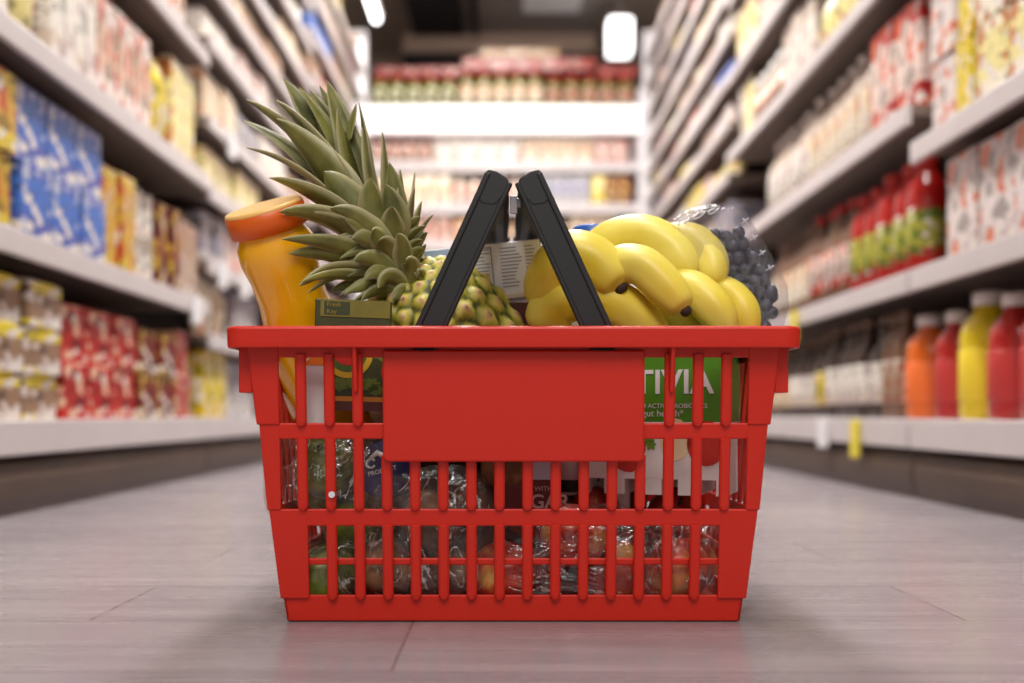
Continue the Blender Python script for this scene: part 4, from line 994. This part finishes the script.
# blue cap bottle behind bananas
mb_ = empty('milk_bottle', (P(592, 0, 1.0).x, 1.0, .06)); tag(mb_, 'milk bottle whose blue cap shows behind the bananas', 'bottle')
ht = zv(227, 1.0) - .06
MB().lathe([(.034, 0), (.036, .005), (.036, ht * .62), (.02, ht * .86), (.015, ht * .93)], 24).build('body', mat('milk_white', sr(226, 222, 218), .35), mb_)
MB().lathe([(.0185, ht * .92), (.0185, ht - .002), (.017, ht)], 24).build('cap', mat('cap_blue', sr(40, 96, 190), .4), mb_)

# ---- produce in the lower part
def fruit(name, label, cat, group, pos, r, m, squash=1.0, dimple=.25, stem=None, rot=(0, 0, 0), seed=0):
    prof = []; n = 14
    for k in range(n + 1):
        th = math.pi * k / n; rr = r * math.sin(th); z = -r * squash * math.cos(th)
        d = math.exp(-(rr / (r * .32)) ** 2); z -= (r * dimple * d) * (1 if z > 0 else -.5); prof.append((max(rr, .0003), z))
    t = empty(name, pos, rot); tag(t, label, cat, group)
    MB().lathe(prof, 26, wob=lambda a, z: 1 + .02 * math.cos(2 * a + seed) + .012 * math.cos(5 * a + seed * 2)).build('fruit', m, t)
    MB().tube([(0, 0, r * squash - r * dimple * .9), (r * .05, 0, r * squash + r * .12)], [r * .05, r * .07], 6).build('stem', stem or tip_m, t)
def mott(name, c1, c2, c3, sc=28, rough=.35):
    m, nt, b = newmat(name); tc = nt.nodes.new('ShaderNodeTexCoord'); n_ = nt.nodes.new('ShaderNodeTexNoise'); n_.inputs['Scale'].default_value = sc; n_.inputs['Detail'].default_value = 4
    nt.links.new(tc.outputs['Object'], n_.inputs[0]); cr = nt.nodes.new('ShaderNodeValToRGB'); e_ = cr.color_ramp.elements
    e_[0].position = .36; e_[0].color = c1; e_[1].position = .66; e_[1].color = c3; x = e_.new(.52); x.color = c2
    nt.links.new(n_.outputs['Fac'], cr.inputs[0]); nt.links.new(cr.outputs[0], b.inputs['Base Color']); b.inputs['Roughness'].default_value = rough; return m
apple_m = mott('apple_skin', sr(150, 30, 22), sr(196, 62, 40), sr(226, 176, 96))
apple_r = mott('apple_red', sr(110, 24, 20), sr(150, 40, 32), sr(190, 90, 66))
lime_m = mott('lime_skin', sr(70, 84, 20), sr(104, 116, 34), sr(142, 146, 60), 60, .4)
pot_m = mott('potato_skin', sr(92, 58, 38), sr(124, 84, 56), sr(156, 116, 82), 50, .8)
FR = [('apple', apple_m, .0285, 'red and yellow apple', [
        ((494, 570, .885), 'leftmost of the bagged apples at the bottom'), ((532, 562, .895), 'second from the left in the apple bag'), ((570, 560, .888), 'below the pink tub at the bottom'),
        ((606, 566, .89), 'fourth from the left in the apple bag'), ((662, 568, .886), 'at the bottom beneath the yogurt multipack'), ((700, 572, .91), 'at the bottom right corner of the basket')]),
      ('apple', apple_r, .026, 'dark red apple', [((548, 528, .915), 'in the upper layer under the dark red carton'), ((592, 530, .918), 'in the upper layer under the pink tub'), ((636, 548, .925), 'wedged behind the lower right slots'), ((676, 530, .92), 'in the upper layer below the multipack'), ((512, 538, .93), 'in the upper layer left of the dark red carton')]),
      ('lime', lime_m, .026, 'green lime', [((290, 482, .885), 'leftmost in the left plastic bag'), ((336, 472, .885), 'behind the second slot from the left'), ((314, 504, .90), 'low in the left bag'), ((332, 578, .89), 'at the bottom left of the basket'), ((370, 584, .91), 'at the bottom beside the brown bag')]),
      ('potato', pot_m, .027, 'brown potato', [((398, 566, .90), 'at the bottom left of the brown bag'), ((440, 560, .892), 'at the bottom middle of the brown bag'), ((418, 500, .90), 'high in the brown bag beside the navy tub'), ((458, 506, .905), 'high in the brown bag'), ((492, 492, .91), 'behind the slots left of the dark red carton'), ((350, 540, .93), 'behind the limes'), ((470, 545, .93), 'deep in the brown bag'), ((420, 545, .95), 'at the back of the brown bag'), ((310, 545, .93), 'behind the leftmost lime')])]
SP = []
for nm, m, r, ds, L_ in FR:
    for (u, v, Y), wh in L_: SP.append([P(u, v, Y), r * .97, .08 if nm == 'apple' else .125])
SP.append([P(387, 476, .895), .027, .2]); fixp = SP[-1][0].copy()
for it in range(60):
    for a in range(len(SP)):
        for b_ in range(a + 1, len(SP)):
            d = SP[b_][0] - SP[a][0]; o_ = SP[a][1] + SP[b_][1] - d.length
            if o_ > 0: d.normalize(); d = (d + Vector((0, .25 if SP[b_][0].y > SP[a][0].y else -.25, 0))).normalized(); SP[a][0] -= d * o_ * .4; SP[b_][0] += d * o_ * .4
    for q_ in SP:
        r = q_[1]; q_[0].x = max(-.181 - .08 * q_[0].z + r + XC, min(.181 + .08 * q_[0].z - r + XC, q_[0].x)); q_[0].y = max(.864 + r * .9, min(1.005 - r, q_[0].y)); q_[0].z = max(r + .0075, min(q_[2], q_[0].z))
    SP[-1][0] = fixp.copy()
ks = 0
for nm, m, r, ds, L_ in FR:
    for i, ((u, v, Y), wh) in enumerate(L_):
        p = SP[ks][0]; ks += 1
        fruit(nm, f'{ds} {wh}', nm, f'{ds}s in the basket', p, r, m, {'potato': .82, 'lime': 1.1}.get(nm, .92), 0.03 if nm in ('potato', 'lime') else .22, None, (r5.uniform(-.9, .9), r5.uniform(-.9, .9), r5.uniform(0, 6)), i)
# ---- plastic bags round the produce
def bagthing(label, c, hx, hy, hz, m, seed, neck=None, amp=.0035, off=(0, 0, 0)):
    bm = bmesh.new(); bmesh.ops.create_icosphere(bm, subdivisions=5, radius=1)
    for v in bm.verts:
        d = v.co.copy(); e1 = 3.2
        k = (abs(d.x) ** e1 + abs(d.y) ** e1 + abs(d.z) ** e1) ** (-1 / e1)
        p = Vector((d.x * hx, d.y * hy, d.z * hz)) * k
        n1 = noise.noise(p * 26 + Vector((seed, 0, 0))); n2 = abs(noise.noise(Vector((p.x * 90, p.y * 60, p.z * 34)) + Vector((0, seed, 0)))); n3 = abs(noise.noise(p * 160 + Vector((0, 0, seed))))
        v.co = p + d * (amp * 1.2 * n1 - amp * 1.1 * n2 + amp * .4 * n3)
    me = bpy.data.meshes.new('plastic_bag'); bm.to_mesh(me); bm.free(); me.materials.append(m)
    for pl in me.polygons: pl.use_smooth = True
    o = bpy.data.objects.new('plastic_bag', me); COL.objects.link(o); o.location = c; o.rotation_euler = off
    tag(o, label, 'plastic bag'); return o
fm1 = film('bag_clear', .06, .16, 26, 1.0, (.93, .90, .87, 1), .03, (1, 1, .6), .5)
fm2 = film('bag_smoky', .10, .18, 34, 1.0, (.90, .86, .81, 1), .06, (1.0, 1, .6), .7)
fm3 = film('bag_thin', .08, .14, 30, 1.0, (.96, .90, .87, 1), .02, (.5, 1, 1.3), .45)
bagthing('clear plastic bag of green limes behind the left slots', (P(326, 0, .895).x, .892, zv(478, .89)), .052, .037, .040, fm1, 1)
bagthing('crumpled smoky plastic bag of potatoes below the blank panel', (P(430, 0, .9).x, .898, zv(536, .9)), .062, .041, .060, fm2, 3)
bagthing('clear plastic bag of apples along the bottom right of the basket', (P(578, 0, .9).x, .898, zv(556, .9)), .085, .042, .044, fm3, 5)
bagthing('thin clear plastic bag under the yogurt multipack at right', (P(676, 0, .9).x, .898, zv(556, .9)), .040, .040, .040, fm1, 8)
bagthing('clear plastic bag at the lowest left corner of the basket', (P(335, 0, .91).x, .906, zv(566, .91)), .040, .045, .030, fm1, 11)
sk = empty('light_blocker', (-.03, 1.012, .008)); tag(sk, 'dark brown bag shape added along the back of the basket to block light', 'light blocker')  # added, hardly seen: stops light coming through the rear wall of the basket
MB().add([(-.145, 0, 0), (.165, 0, 0), (.165, .035, 0), (-.145, .035, 0), (-.15, 0, .12), (.17, .002, .12), (.168, .04, .12), (-.148, .042, .12), (-.14, .01, .165), (.165, .012, .175), (.163, .03, .175), (-.142, .03, .165)],
    [(3, 2, 1, 0)] + [(a, (a + 1) % 4, 4 + (a + 1) % 4, 4 + a) for a in range(4)] + [(4 + a, 4 + (a + 1) % 4, 8 + (a + 1) % 4, 8 + a) for a in range(4)] + [(8, 9, 10, 11)]).build('blocker_body', mat('blocker_brown', sr(84, 56, 42), .85, bump=.6, bscale=30), sk, .004)
MB().box(-.14, .163, .014, .022, .164, .180).build('blocker_top', mat('blocker_brown', sr(84, 56, 42), .85), sk, .001)
